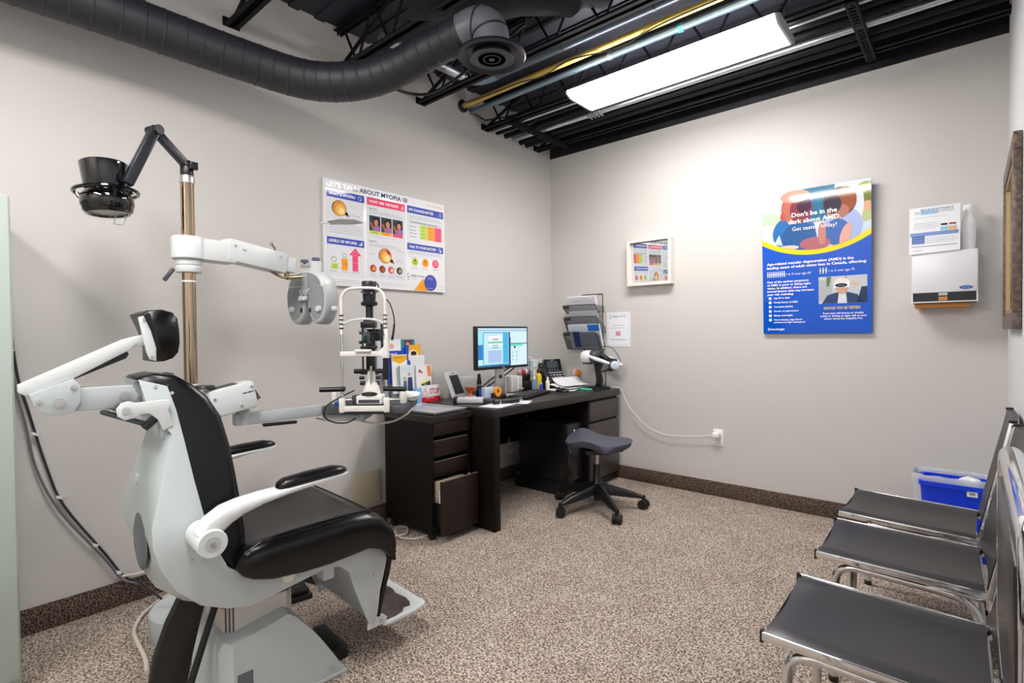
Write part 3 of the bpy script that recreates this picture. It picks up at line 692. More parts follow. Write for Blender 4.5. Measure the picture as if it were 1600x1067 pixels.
# ---- towel dispenser
t = thing('paper_towel_dispenser', 'white metal paper towel dispenser on the back wall', 'dispenser', (2.723, 0, 1.31))
b = MB(); b.bb(2.584, 2.861, -0.14, -0.001, 1.378, 1.60, None, 0.006); b.bb(2.584, 2.590, -0.14, -0.001, 1.325, 1.378); b.bb(2.855, 2.861, -0.14, -0.001, 1.325, 1.378); b.bb(2.590, 2.855, -0.14, -0.134, 1.325, 1.331)
b.build('cover', mat('dispenser_white', '#e6e8ee', 0.3), t)
MB().bb(2.591, 2.854, -0.13, -0.002, 1.326, 1.379).build('slot', mat('dark_navy_plastic', '#14181f', 0.3), t)
MB().bb(2.70, 2.738, -0.138, -0.131, 1.334, 1.356).build('latch', PL('#b98045'), t)
MB().bb(2.70, 2.738, -0.139, -0.131, 1.362, 1.376).build('window', PL('#b9bcc2'), t)
b = MB(); b.flat = True; A = Art(b, (2.584, -0.1404, 1.325), (1, 0, 0), (0, 0, 1), 0.0003); A.circ(0.23, 0.075, 0.028, '#1f5fb0', 1, 0.0095); A.lines(0.212, 0.248, 0.0735, 1, 0.01, '#9cc0e8', 2, 0.003); b.build('badge', None, t, smooth=1, shade=False)
tag(MB().bb(2.596, 2.828, -0.11, -0.012, 1.298, 1.324, None, 0.002).build('paper_towel', M_card), 'brown folded paper towel sticking out below the dispenser', 'paper towel')
t = thing('flyer', 'white product flyer with two supplement jars leaning on the towel dispenser', 'flyer', (2.68, -0.14, 1.6))
MB().prism([(0, 0), (0.216, 0.008), (0.216, 0.256), (0, 0.258)], (2.573, -0.1445, 1.592), (1, 0, 0), Vector((0, 0.10, 1)), 0.002).build('sheet', P('#eef1f6', 0.25), t)
b = MB(); b.flat = True; A = Art(b, (2.573, -0.1470, 1.592), (1, 0, 0), (0, 0.10, 1)); A.mf = lambda c: P(c, 0.25)
A.text('THE', 0.02, 0.222, 0.045, 0.013, '#9fb4cc', 2, True); A.rect(0.05, 0.218, 0.125, 0.238, '#9cc4e4', 2); A.text('MICRONUTRIENT', 0.05, 0.238, 0.19, 0.010, '#8c9cc0', 2, True); A.text('SUPPORT', 0.128, 0.222, 0.19, 0.013, '#a8b0bc', 2)
A.lines(0.02, 0.185, 0.2, 1, 0.01, '#b8c4d4'); A.lines(0.02, 0.13, 0.168, 4, 0.01, '#aab4c4', seed=5)
A.rect(0.004, 0.098, 0.21, 0.118, '#7d98d0', 2); A.rect(0.012, 0.056, 0.068, 0.1, '#4f6fb8', 3)
for k in range(3): A.rect(0.016, 0.064+k*0.012, 0.064, 0.0655+k*0.012, '#c0cdea', 4)
for x, c in ((0.15, '#9cc8e0'), (0.185, '#e2b48c')):
    A.rect(x-0.016, 0.118, x+0.016, 0.145, '#e8eef2', 3); A.rect(x-0.016, 0.12, x+0.016, 0.14, c, 4); A.rect(x-0.014, 0.147, x+0.014, 0.158, '#1e2a44' if x < .16 else '#a83838', 4); A.rect(x-0.018, 0.144, x+0.018, 0.148, '#e8eef2', 5)
A.lines(0.075, 0.205, 0.085, 4, 0.009, '#b4bece', seed=8); A.rect(0.01, 0.04, 0.205, 0.0425, '#6a6e78', 3); A.lines(0.02, 0.07, 0.018, 1, 0.01, '#8a90a0')
b.build('printed_text', None, t, smooth=1, shade=False)
tag(MB().lathe([(0.026, 0), (0.030, 0.14), (0.030, 0.155), (0.023, 0.175), (0.021, 0.19), (0.025, 0.215), (0.026, 0.235), (0.022, 0.24), (0.0, 0.24)], (2.824, -0.07, 1.6)).build('white_bottle', mat('bright_white_plastic', '#f0f2f6', 0.4)), 'plain white bottle standing on the towel dispenser beside the flyer', 'bottle')

# ---- framed mirror on the right wall
t = thing('framed_mirror', 'large mirror in a ribbed bronze frame on the right wall', 'mirror', (RW, -0.6, 1.175))
y0, y1, z0, z1 = -1.05, -0.22, 1.178, 1.925
M_frame = mat('bronze_frame', '#5b4d45', 0.4, 0.3, noise=(60, '#7a6a5e', 0.4, 0.6)); M_inner = mat('gold_inner_edge', '#b49a72', 0.35, 0.5)
for a in ((y0, y1, z0, z0+0.065), (y0, y1, z1-0.065, z1), (y0, y0+0.065, z0+0.065, z1-0.065), (y1-0.065, y1, z0+0.065, z1-0.065)):
    MB().bb(RW-0.028, RW-0.001, a[0], a[1], a[2], a[3], None, 0.004).build('frame', M_frame, t)
b = MB()
for a in ((y0+0.065, y1-0.065, z0+0.065, z0+0.085), (y0+0.065, y1-0.065, z1-0.085, z1-0.065), (y0+0.065, y0+0.085, z0+0.085, z1-0.085), (y1-0.085, y1-0.065, z0+0.085, z1-0.085)): b.bb(RW-0.02, RW-0.004, *a)
b.build('inner_edge', M_inner, t)
MB().bb(RW-0.012, RW-0.004, y0+0.08, y1-0.08, z0+0.08, z1-0.08).build('mirror_glass', M_mirror, t)

# ---- outlets, plates and cords
t = thing('wall_outlet', 'white wall outlet low on the back wall with a charger plugged in', 'outlet', (1.474, 0, 0.36))
MB().bb(1.438, 1.510, -0.007, -0.0005, 0.362, 0.482, None, 0.003).build('cover_plate', PL('#eef0f0'), t)
for z in (0.442, 0.398):
    b = MB(); b.bb(1.452, 1.496, -0.011, -0.006, z-0.017, z+0.017, None, 0.004); r = b.build('receptacle', PL('#d9dbdb'), t)
    b = MB()
    for dx in (-0.008, 0.008): b.bb(1.474+dx-0.0015, 1.474+dx+0.0015, -0.0118, -0.0105, z-0.003, z+0.009)
    b.build('slot', M_black, r)
t = thing('usb_charger', 'small white charger plugged into the back wall outlet', 'charger', (1.465, -0.011, 0.43))
MB().bb(1.442, 1.488, -0.045, -0.012, 0.425, 0.458, None, 0.004).build('plug', PL('#f4f5f6'), t)
tag(MB().tube([(1.443, -0.035, 0.44), (1.30, -0.03, 0.415), (1.10, -0.03, 0.40), (0.95, -0.03, 0.44), (0.82, -0.035, 0.55), (0.76, -0.05, 0.65), (0.73, -0.06, 0.72), (0.70, -0.08, 0.742), (0.66, -0.1, 0.737)], 0.0028, 8, smooth=6).build('charger_cord', PL('#f0f0f0')), 'thin white cord hanging from the desk end to the outlet', 'cord')
t = thing('wall_plate', 'blank beige plate low on the left wall behind the exam chair', 'wall plate', (0, -1.94, 0.2))
MB().bb(0.0005, 0.012, -2.04, -1.84, 0.12, 0.33, None, 0.003).build('plate', PL('#bdb49e'), t)
b = MB(); 
tag(MB().tube([(0.02, -0.66, 0.44), (0.07, -0.66, 0.40), (0.10, -0.72, 0.26), (0.12, -0.62, 0.28), (0.10, -0.50, 0.45), (0.08, -0.45, 0.62)], 0.004, 8, smooth=6).build('network_cable', M_cream), 'cream cable looping under the desk in front of the left wall', 'cable')
tag(MB().tube([(0.05, -0.95, 0.66), (0.12, -0.80, 0.60), (0.14, -0.66, 0.56), (0.14, -0.5, 0.60), (0.1, -0.42, 0.64)], 0.004, 8, smooth=6).build('power_cable', M_black), 'black cable looping under the desktop', 'cable')
b = MB(); b.bb(0.10, 0.13, -1.02, -0.98, 0.60, 0.676, None, 0.004); tag(b.build('power_adapter', PL('#c8ccd0')), 'small white adapter hanging under the desktop', 'adapter')
# tie-wrapped cables coming down the left wall
def wallpts(off): return [(0.02+off, y+off*0.8, z) for y, z in ((-3.60, 1.62), (-3.565, 1.45), (-3.545, 1.352), (-3.52, 1.053), (-3.49, 0.899), (-3.438, 0.659), (-3.387, 0.491), (-3.255, 0.25), (-3.19, 0.13))]
tag(MB().tube(wallpts(0.0) + [(0.10, -3.14, 0.10), (0.33, -3.11, 0.075)], 0.0048, 8, smooth=5).build('power_cable', mat('dark_grey_cable', '#2b2c33', 0.4)), 'dark cable slanting down the left wall to the round stand base, nearest the wall', 'cable', 'tied cables on the left wall')
tag(MB().tube([(0.033, -3.61, 1.62), (0.033, -3.575, 1.45), (0.033, -3.56, 1.352), (0.033, -3.535, 1.05), (0.033, -3.50, 0.85), (0.033, -3.47, 0.66), (0.033, -3.40, 0.47), (0.035, -3.26, 0.235), (0.04, -3.2, 0.125), (0.11, -3.13, 0.09), (0.34, -3.10, 0.06)], 0.0045, 8, smooth=5).build('power_cable', mat('grey_cable', '#6c6a70', 0.4)), 'grey cable slanting down the left wall to the round stand base, outer one of two', 'cable', 'tied cables on the left wall')
for k, (y, z, w) in enumerate(((-3.538, 1.14, 'topmost'), (-3.47, 0.80, 'second from the top'), (-3.40, 0.53, 'third from the top'), (-3.29, 0.30, 'fourth from the top'), (-3.21, 0.155, 'lowest, above the baseboard'))):
    b = MB(); b.cyl((0.026, y-0.002, z-0.004), (0.026, y+0.002, z+0.004), 0.014, n=12); b.tube([(0.034, y, z), (0.05, y+0.02, z+0.012)], 0.002, 6)
    tag(b.build('cable_tie', PL('#e8e8ea')), 'white zip tie around the wall cables, ' + w, 'cable tie', 'zip ties on the wall cables')
tag(MB().tube([(0.03, -3.20, 0.135), (0.04, -3.12, 0.13), (0.05, -3.03, 0.17), (0.04, -2.95, 0.26), (0.03, -2.92, 0.36)], 0.006, 8, smooth=5).build('white_cable', M_cream), 'white cable rising behind the exam chair above the baseboard', 'cable')

# ================================================================== EXAM CHAIR  (own axes: u right, v forward, z up)
ec = thing('exam_chair', 'reclining eye exam chair with black leather seat and grey white side shells', 'exam chair', (1.0, -2.95, 0), math.radians(-4))
def wz(z): return 0.21 if z < 0.62 else 0.21-0.105*(min(z, 1.07)-0.62)/0.45     # the backrest narrows towards its top
class TaperMB(MB):
    def add(s, vs, fs, m=None):
        return MB.add(s, [Vector((q[0]*wz(q[2])/0.21, q[1], q[2])) for q in map(Vector, vs)], fs, m)
def L():
    b = MB(); b.X = WORLD[ec.name].copy(); return b
def LT():
    b = TaperMB(); b.X = WORLD[ec.name].copy(); return b
plate = [(-0.423, 1.063), (-0.355, 1.040), (-0.338, 0.972), (-0.323, 0.88), (-0.307, 0.77), (-0.290, 0.67), (-0.275, 0.604), (-0.256, 0.558), (-0.234, 0.508), (-0.191, 0.470), (-0.118, 0.441), (0.003, 0.438), (0.138, 0.448), (0.213, 0.460), (0.261, 0.439), (0.288, 0.400), (0.294, 0.368), (0.280, 0.310), (0.266, 0.263), (0.255, 0.184), (0.240, 0.156), (0.222, 0.158), (0.205, 0.195), (0.166, 0.299), (0.145, 0.369), (0.111, 0.398), (0.064, 0.406), (-0.067, 0.385), (-0.167, 0.369), (-0.235, 0.385), (-0.306, 0.421), (-0.365, 0.482), (-0.399, 0.547), (-0.417, 0.612), (-0.416, 0.665), (-0.388, 0.769), (-0.353, 0.904), (-0.404, 0.979)]
for s in (1, -1):
    b = LT(); u = 0.21*s
    b.prism(plate, (u-0.006, 0, 0), (0, 1, 0), (0, 0, 1), 0.012, None, 0.002)
    sd = b.build('side_panel', M_chairgrey, ec)
    for v, z in ((-0.33, 0.56), (-0.17, 0.415), (0.24, 0.33), (-0.385, 1.04), (-0.345, 1.02)):
        b = LT(); b.lathe([(0.005, 0), (0.005, 0.002), (0.003, 0.0032), (0.0, 0.0032)], (u+0.007*s, v, z), (s, 0, 0), n=10); b.build('screw', M_satin, sd)
    b = L(); b.lathe([(0.021, 0), (0.02, 0.004), (0.0, 0.005)], (u+0.006*s, -0.06, 0.425), (s, 0, 0), n=20); b.build('bolt_cover', mat('off_white_cap', '#e3e2da', 0.4), sd)
# tapering rear shell
rear = [(-0.353, 0.904, -0.360, 0.90), (-0.365, 0.85, -0.374, 0.845), (-0.388, 0.769, -0.388, 0.765), (-0.408, 0.695, -0.394, 0.695), (-0.417, 0.612, -0.396, 0.60), (-0.399, 0.547, -0.385, 0.53), (-0.365, 0.482, -0.385, 0.46), (-0.31, 0.43, -0.345, 0.425), (-0.24, 0.395, -0.27, 0.395)]
b = LT()
rg = []
for v0, z0, v1, z1 in rear:
    rg.append([(0.21, v0, z0), (0.16, (v0*0.4+v1*0.6)-0.006, (z0+z1)/2), (0.09, v1-0.004, z1), (0, v1-0.006, z1), (-0.09, v1-0.004, z1), (-0.16, (v0*0.4+v1*0.6)-0.006, (z0+z1)/2), (-0.21, v0, z0), (-0.20, v0+0.02, z0+0.005), (0, v1+0.02, z1+0.005), (0.20, v0+0.02, z0+0.005)])
b.loft(rg); b.build('rear_shell', M_chairgrey, ec, smooth=60)
b = L(); b.ell((-0.05, -0.400, 0.56), (0.10, 0.006, 0.085), None); b.build('rear_window', mat('smoke_grey_inset', '#5a6064', 0.3), ec)
b = L(); b.lathe([(0.018, 0), (0.018, 0.012), (0.0, 0.014)], (-0.10, -0.388, 0.74), (0, -1, 0)); b.build('rear_cap', M_white, ec)
# top cross member between the side panels
b = L(); b.bb(-0.105, 0.105, -0.405, -0.38, 0.97, 1.045, None, 0.004); b.bb(-0.12, 0.12, -0.375, -0.345, 0.89, 0.985, None, 0.004); b.build('top_bracket', M_greyen, ec)
# backrest pad (sections up its height)
def pad_ring(w, v0, z0, v1, z1, r=0.035, n=5):
    """rounded rectangle in the plane spanned by u and the direction (v0,z0)->(v1,z1)"""
    out = []
    d = Vector((0, v1-v0, z1-z0)); Ln = d.length; d.normalize()
    r = min(r, Ln*0.48, w*0.48)
    for cx, cy, a0 in ((w-r, Ln-r, 0), (-w+r, Ln-r, PI/2), (-w+r, 0.004, PI), (w-r, 0.004, 1.5*PI)):
        rr = r if cy > 0.01 else 0.004
        cx2 = cx if cy > 0.01 else math.copysign(w-0.004, cx)
        for k in range(n+1):
            a = a0 + PI/2*k/n; q = Vector((cx2+rr*math.cos(a), 0, 0)) + d*(cy+rr*math.sin(a)); out.append(Vector((q.x, v0+q.y, z0+q.z)))
    return out
back = [(-0.425, 1.060, -0.418, 1.070), (-0.40, 1.055, -0.378, 1.076), (-0.357, 1.041, -0.33, 1.068), (-0.35, 1.01, -0.286, 1.038), (-0.343, 0.965, -0.248, 0.999), (-0.328, 0.905, -0.216, 0.938), (-0.318, 0.83, -0.198, 0.85), (-0.304, 0.75, -0.188, 0.76), (-0.288, 0.67, -0.180, 0.67), (-0.27, 0.60, -0.174, 0.595), (-0.245, 0.535, -0.172, 0.535), (-0.215, 0.49, -0.178, 0.49)]
b = LT(); b.loft([pad_ring((0.13, 0.175)[i] if i < 2 else 0.205, *q) for i, q in enumerate(back)]); bk = b.build('backrest', M_leather, ec, smooth=60)
b = LT(); b.tube([Vector((x, v, z)) for x, v, z in [(-0.206, -0.352, 1.040), (-0.18, -0.337, 1.060), (-0.1, -0.326, 1.068), (0, -0.325, 1.069), (0.1, -0.326, 1.068), (0.18, -0.337, 1.060), (0.206, -0.352, 1.040)]], 0.0035, 6, smooth=5); b.build('back_seam', M_leather, bk)
# seat pad
def seat_ring(v, zt, zb, w, crown):
    n = 6; r = 0.045; out = []
    h = zt-zb
    r = min(r, h*0.48)
    pts = []
    for k in range(n+1): a = PI/2*k/n; pts.append((w-r+r*math.cos(a), zt-r+r*math.sin(a)))
    for k in range(1, 8): x = (w-r)*(1-2*k/8); pts.append((x, zt-crown*(1-(x/(w-r))**2)**0.5))
    for k in range(n+1): a = PI/2+PI/2*k/n; pts.append((-w+r+r*math.cos(a), zt-r+r*math.sin(a)))
    pts += [(-w+0.004, zb+0.006), (-w+0.012, zb), (w-0.012, zb), (w-0.004, zb+0.006)]
    return [Vector((x, v, z)) for x, z in pts]
b = L(); sts = [(-0.212, 0.520, 0.49, 0.235, 0.004), (-0.20, 0.540, 0.475, 0.252, 0.008), (-0.175, 0.556, 0.462, 0.262, 0.012), (-0.12, 0.564, 0.447, 0.268, 0.016), (-0.03, 0.566, 0.438, 0.268, 0.018), (0.06, 0.568, 0.436, 0.268, 0.016), (0.14, 0.570, 0.44, 0.268, 0.012), (0.20, 0.566, 0.445, 0.268, 0.008), (0.245, 0.552, 0.43, 0.268, 0.003), (0.280, 0.525, 0.40, 0.268, 0), (0.302, 0.485, 0.37, 0.266, 0)]
b.loft([seat_ring(*q) for q in sts])
sp = b.build('seat', M_leather, ec, smooth=60)
b = L(); b.tube([(-0.225, v, z) for v, z in ((-0.19, 0.545), (-0.1, 0.566), (0.1, 0.5705), (0.2, 0.568))] + [(-0.2, 0.225, 0.564), (0.2, 0.225, 0.564)] + [(0.225, v, z) for v, z in ((0.2, 0.568), (0.1, 0.5705), (-0.1, 0.566), (-0.19, 0.545))], 0.0028, 6, smooth=4); b.build('seat_piping', M_leather, sp)
b = L(); b.tube([(0.232, -0.205, 0.50), (0.236, -0.2, 0.535), (0.236, -0.15, 0.561)], 0.0028, 6, smooth=4); b.build('seat_piping', M_leather, sp)
# leg pad down the front
b = L(); lp = [(0.262, 0.44, 0.318, 0.475), (0.285, 0.40, 0.322, 0.42), (0.294, 0.36, 0.318, 0.365), (0.285, 0.31, 0.305, 0.31), (0.272, 0.26, 0.288, 0.26), (0.262, 0.20, 0.272, 0.20), (0.256, 0.17, 0.264, 0.17)]
b.loft([[(0.215, a, z), (0.215, c, z2), (0.2, c+0.004, z2), (-0.2, c+0.004, z2), (-0.215, c, z2), (-0.215, a, z)] for a, z, c, z2 in lp]); b.build('leg_pad', M_leather, ec, smooth=60)
b = L(); b.bb(-0.204, 0.204, 0.06, 0.10, 0.36, 0.405, None, 0.004); b.bb(-0.15, 0.15, -0.24, 0.04, 0.398, 0.436, None, 0.004); b.build('seat_pan', M_greyen, ec)
b = L(); b.prism([(0.11, 0.412), (0.156, 0.372), (0.178, 0.302), (0.217, 0.197), (0.228, 0.168), (0.236, 0.172), (0.226, 0.202), (0.188, 0.305), (0.166, 0.380), (0.118, 0.420)], (-0.204, 0, 0), (0, 1, 0), (0, 0, 1), 0.408, None); b.build('front_rib', M_greyen, ec)
# footrest
b = L(); outline = [(-0.20, 0.285), (0.20, 0.285), (0.205, 0.30), (0.205, 0.42), (0.19, 0.475), (0.17, 0.488), (-0.17, 0.488), (-0.19, 0.475), (-0.205, 0.42), (-0.205, 0.30)]
b.prism(outline, (0, 0, 0.118), (1, 0, 0), (0, 1, 0), 0.012, None, 0.002); ft = b.build('footrest', M_white, ec)
b = L(); b.prism([(-0.19, 0.295), (0.19, 0.295), (0.192, 0.34), (0.182, 0.38), (0.16, 0.40), (0.165, 0.425), (0.14, 0.44), (0.10, 0.448), (0.04, 0.44), (0, 0.452), (-0.08, 0.447), (-0.15, 0.455), (-0.18, 0.42), (-0.19, 0.38)], (0, 0, 0.1302), (1, 0, 0), (0, 1, 0), 0.0012); b.build('footrest_mat', mat('worn_brown_mat', '#6b5f5a', 0.6, noise=(9, '#3d3532', 0.35, 0.65)), ft)
b = L()
for s in (1, -1):
    b = L(); b.prism([(0.222, 0.13), (0.29, 0.13), (0.30, 0.15), (0.285, 0.165), (0.255, 0.17), (0.225, 0.165)], (0.200*s-0.004, 0, 0), (0, 1, 0), (0, 0, 1), 0.008, None, 0.001); q = b.build('footrest_bracket', M_white, ec)
    b = L(); b.lathe([(0.008, 0), (0.008, 0.006), (0, 0.007)], (0.204*s, 0.275, 0.147), (s, 0, 0), n=6); b.build('bolt', M_satin, q)
# armrests
def armrest(s):
    b = L(); u0 = 0.215*s; u1 = 0.335*s
    b.lathe([(0.036, 0), (0.038, 0.003), (0.038, 0.117), (0.035, 0.120), (0.0, 0.120)], (u0, -0.305, 0.628), (s, 0, 0), n=32)
    hub = b.build('armrest_hub', M_white, ec)
    b = L(); b.lathe([(0.020, 0), (0.020, 0.0015), (0.0, 0.0015)], (u1, -0.305, 0.628), (s, 0, 0)); q = b.build('hub_cap', M_greyen, hub)
    b = L(); b.lathe([(0.0075, 0), (0.0075, 0.003), (0.0, 0.003)], (u1, -0.305, 0.628), (s, 0, 0), n=14); b.build('hub_bolt', M_satin, hub)
    # sweeping arm: sections (v, z, half height, half width)
    st = [(-0.318, 0.640, 0.026, 0.030), (-0.295, 0.668, 0.026, 0.031), (-0.262, 0.690, 0.023, 0.033), (-0.225, 0.703, 0.018, 0.034), (-0.17, 0.714, 0.013, 0.034), (-0.10, 0.722, 0.009, 0.033), (0.0, 0.731, 0.006, 0.032), (0.085, 0.737, 0.004, 0.028), (0.098, 0.738, 0.003, 0.018)]
    b = L(); rg = []
    uc = 0.295*s
    for i, (v, z, h, w) in enumerate(st):
        a = st[max(0, i-1)]; c = st[min(len(st)-1, i+1)]; t = Vector((0, c[0]-a[0], c[1]-a[1])).normalized(); nn = Vector((0, -t.z, t.y))
        rg.append([Vector((uc, v, z)) + Vector((1, 0, 0))*w*cu + nn*h*cn for cu, cn in ((-1, -0.6), (-0.8, -1), (0.8, -1), (1, -0.6), (1, 0.6), (0.8, 1), (-0.8, 1), (-1, 0.6))])
    b.loft(rg); arm = b.build('armrest', M_white, ec, smooth=60)
    b = L(); rg = []
    for v, z, h, w in ((-0.122, 0.729, 0.004, 0.012), (-0.116, 0.735, 0.014, 0.024), (-0.10, 0.739, 0.019, 0.030), (-0.03, 0.745, 0.020, 0.031), (0.05, 0.750, 0.018, 0.030), (0.08, 0.749, 0.013, 0.026), (0.094, 0.748, 0.008, 0.016), (0.098, 0.746, 0.003, 0.006)):
        rg.append([Vector((uc+w*math.cos(a), v, z+h*math.sin(a)*(1.0 if math.sin(a) > 0 else 0.8))) for a in [2*PI*k/14 for k in range(14)]])
    b.loft(rg); b.build('armrest_pad', M_leather, arm, smooth=70)
armrest(1); armrest(-1)
# rear handle bracket with bar
for s in (1, -1):
    b = L(); b.prism([(-0.359, 1.004), (-0.352, 0.992), (-0.36, 0.975), (-0.350, 0.93), (-0.373, 0.918), (-0.385, 0.95), (-0.405, 0.97), (-0.425, 0.97), (-0.44, 0.961), (-0.461, 0.957), (-0.476, 0.968), (-0.479, 0.988), (-0.468, 1.004), (-0.452, 1.008), (-0.437, 1.002)], (0.140*s-0.006, 0, 0), (0, 1, 0), (0, 0, 1), 0.012, None, 0.002); hb = b.build('handle_bracket', M_white, ec)
    b = L(); b.lathe([(0.010, 0), (0.010, 0.003), (0, 0.004)], (0.146*s, -0.458, 0.984), (s, 0, 0), n=16); b.build('bolt', M_greyen, hb)
b = L(); b.cyl((-0.134, -0.458, 0.984), (0.134, -0.458, 0.984), 0.016, n=18); b.build('rear_handle', M_darkgrey, ec)
b = L(); b.cyl((-0.12, -0.475, 0.955), (0.10, -0.405, 0.935), 0.008, n=12); b.cyl((0.10, -0.41, 0.925), (0.115, -0.365, 0.972), 0.012, n=14); b.build('release_lever', mat('dark_teal_grip', '#1d2c33', 0.35), ec)
# headrest: lower arm, knuckle, upper arm, plate and pad
b = L(); b.prism([(-0.43, 1.045), (-0.60, 1.048), (-0.615, 1.035), (-0.60, 0.985), (-0.45, 0.985), (-0.425, 0.995), (-0.415, 1.015)], (0.02, 0, 0), (0, 1, 0), (0, 0, 1), 0.045, None, 0.003); la = b.build('headrest_lower_arm', M_greyen, ec)
b = L(); b.lathe([(0.013, 0), (0.013, 0.004), (0.006, 0.004), (0.006, 0.007), (0, 0.007)], (0.065, -0.448, 1.017), (1, 0, 0), n=18); b.build('pivot_bolt', M_satin, la)
b = L(); b.prism([(-0.648, 1.038), (-0.56, 1.072), (-0.545, 1.055), (-0.545, 1.01), (-0.56, 0.985), (-0.585, 0.978), (-0.62, 0.985), (-0.64, 1.01)], (0.01, 0, 0), (0, 1, 0), (0, 0, 1), 0.065, None, 0.002); kn = b.build('headrest_knuckle', M_chairgrey, ec)
for v, z, r in ((-0.59, 1.012, 0.013), (-0.63, 1.018, 0.006), (-0.56, 1.05, 0.007)):
    b = L(); b.lathe([(r, 0), (r, 0.003), (r*0.5, 0.003), (r*0.5, 0.006), (0, 0.006)], (0.075, v, z), (1, 0, 0), n=16); b.build('bolt', M_satin, kn)
b = L(); b.prism([(-0.668, 1.062), (-0.445, 1.176), (-0.425, 1.178), (-0.418, 1.165), (-0.43, 1.148), (-0.555, 1.075), (-0.655, 1.035), (-0.668, 1.045)], (0.02, 0, 0), (0, 1, 0), (0, 0, 1), 0.045, None, 0.002); ua = b.build('headrest_upper_arm', M_white, ec)
b = L(); b.prism([(-0.557, 1.075), (-0.44, 1.142), (-0.435, 1.134), (-0.442, 1.122), (-0.555, 1.071)], (0.028, 0, 0), (0, 1, 0), (0, 0, 1), 0.03, None); b.build('headrest_arm_slot', M_black, ua)
b = L(); b.prism([(-0.44, 1.178), (-0.395, 1.190), (-0.375, 1.18), (-0.38, 1.162), (-0.41, 1.155), (-0.435, 1.155)], (0.03, 0, 0), (0, 1, 0), (0, 0, 1), 0.03, None, 0.002); b.lathe([(0.012, 0), (0.012, 0.006), (0, 0.006)], (0.06, -0.39, 1.172), (1, 0, 0)); b.build('headrest_yoke', M_white, ec)
b = L(); b.prism([(-0.418, 1.238), (-0.395, 1.245), (-0.372, 1.232), (-0.362, 1.16), (-0.358, 1.12), (-0.375, 1.112), (-0.392, 1.118), (-0.40, 1.14)], (0.085, 0, 0), (0, 1, 0), (0, 0, 1), 0.012, None, 0.002); hp = b.build('headrest_plate', M_white, ec)
for v, z in ((-0.405, 1.232), (-0.385, 1.236), (-0.388, 1.125), (-0.368, 1.125)):
    b = L(); b.lathe([(0.004, 0), (0.004, 0.003), (0, 0.003)], (0.097, v, z), (1, 0, 0), n=10); b.build('screw', M_satin, hp)
b = L()
hd = [(-0.10, 0.9, 0.93), (-0.094, 0.97, 0.98), (-0.07, 1, 1), (0, 1, 1), (0.07, 1, 1), (0.094, 0.97, 0.98), (0.10, 0.9, 0.93)]
sec = [(-0.410, 1.250), (-0.395, 1.258), (-0.362, 1.262), (-0.335, 1.254), (-0.322, 1.236), (-0.318, 1.20), (-0.317, 1.165), (-0.322, 1.135), (-0.336, 1.118), (-0.358, 1.110), (-0.378, 1.110), (-0.378, 1.15), (-0.39, 1.20)]
b.loft([[Vector((u+0.005, -0.35+(v+0.35)*a, 1.185+(z-1.185)*c)) for v, z in sec] for u, a, c in hd]); b.build('headrest_pad', M_leather, ec, smooth=70)
# column and base
b = L(); oct_ = lambda w, v0, v1, c: [(w, v0+c), (w, v1-c), (w-c, v1), (-w+c, v1), (-w, v1-c), (-w, v0+c), (-w+c, v0), (w-c, v0)]
for w, v0, v1, z0, z1, nm in ((0.115, -0.215, 0.0, 0.22, 0.345, 'lower_column'), (0.098, -0.195, -0.02, 0.345, 0.40, 'upper_column')):
    b = L(); o8 = oct_(w, v0, v1, 0.028); b.prism(o8, (0, 0, z0), (1, 0, 0), (0, 1, 0), z1-z0); cl = b.build(nm, M_alu, ec, smooth=30)
    for k in range(3):
        b = L(); b.bar((w-0.004-0.008*k, v0+0.024-0.0085*k, z0+0.002), (w-0.004-0.008*k, v0+0.024-0.0085*k, z1-0.012), 0.0035, 0.0035, up=(1, 0, 0)); b.build('groove', M_darkgrey, cl)
    b = L(); b.prism(oct_(w+0.003, v0-0.003, v1+0.003, 0.028), (0, 0, z1-0.012), (1, 0, 0), (0, 1, 0), 0.012); b.build('column_collar', M_darkgrey if nm == 'lower_column' else M_alu, cl)
b = L()
prof = [(-0.245, 0.0), (-0.245, 0.23), (-0.23, 0.252), (-0.045, 0.285), (-0.02, 0.268), (0.035, 0.20), (0.085, 0.125), (0.125, 0.06), (0.148, 0.0)]
w = 0.17
b.loft([[(u, v*k1, z) if False else Vector((u, v + (0 if v > -0.2 else dv), z - dz)) for v, z in prof] for u, dv, dz in ((w, 0.03, 0.004), (w-0.02, 0.0, 0), (-w+0.02, 0.0, 0), (-w, 0.03, 0.004))] if False else [[Vector((u, max(v, -0.245+dv) if v < -0.2 else v, max(0.0, z-dz))) for v, z in prof] for u, dv, dz in ((0.17, 0.035, 0.006), (0.145, 0.0, 0), (-0.145, 0.0, 0), (-0.17, 0.035, 0.006))])
bs = b.build('base', M_chairgrey, ec, smooth=35)
b = L(); b.prism([(0.176, -0.30), (0.10, -0.335), (-0.10, -0.335), (-0.176, -0.30), (-0.176, 0.155), (0.176, 0.155)], (0, 0, 0.0), (1, 0, 0), (0, 1, 0), 0.012, None, 0.003); b.build('floor_plate', M_chairgrey, ec)
b = L(); b.tube([(0.10, -0.24, 0.08), (0.13, -0.262, 0.075), (0.172, -0.24, 0.07), (0.176, -0.21, 0.10)], 0.012, 10, smooth=4); b.build('rubber_bumper', M_rubber, bs)
b = L(); b.bb(0.1655, 0.1715, -0.20, -0.155, 0.10, 0.15, None); b.build('rating_plate', PL('#5d646a'), bs)
b = L(); b.lathe([(0.006, 0), (0.006, 0.004), (0, 0.004)], (0.17, 0.105, 0.035), (1, 0, 0), n=10); b.build('screw', M_satin, bs)
b = L(); b.bb(-0.10, 0.10, 0.0, 0.20, 0.001, 0.05, None, 0.006); b.build('front_foot', M_rubber, ec)
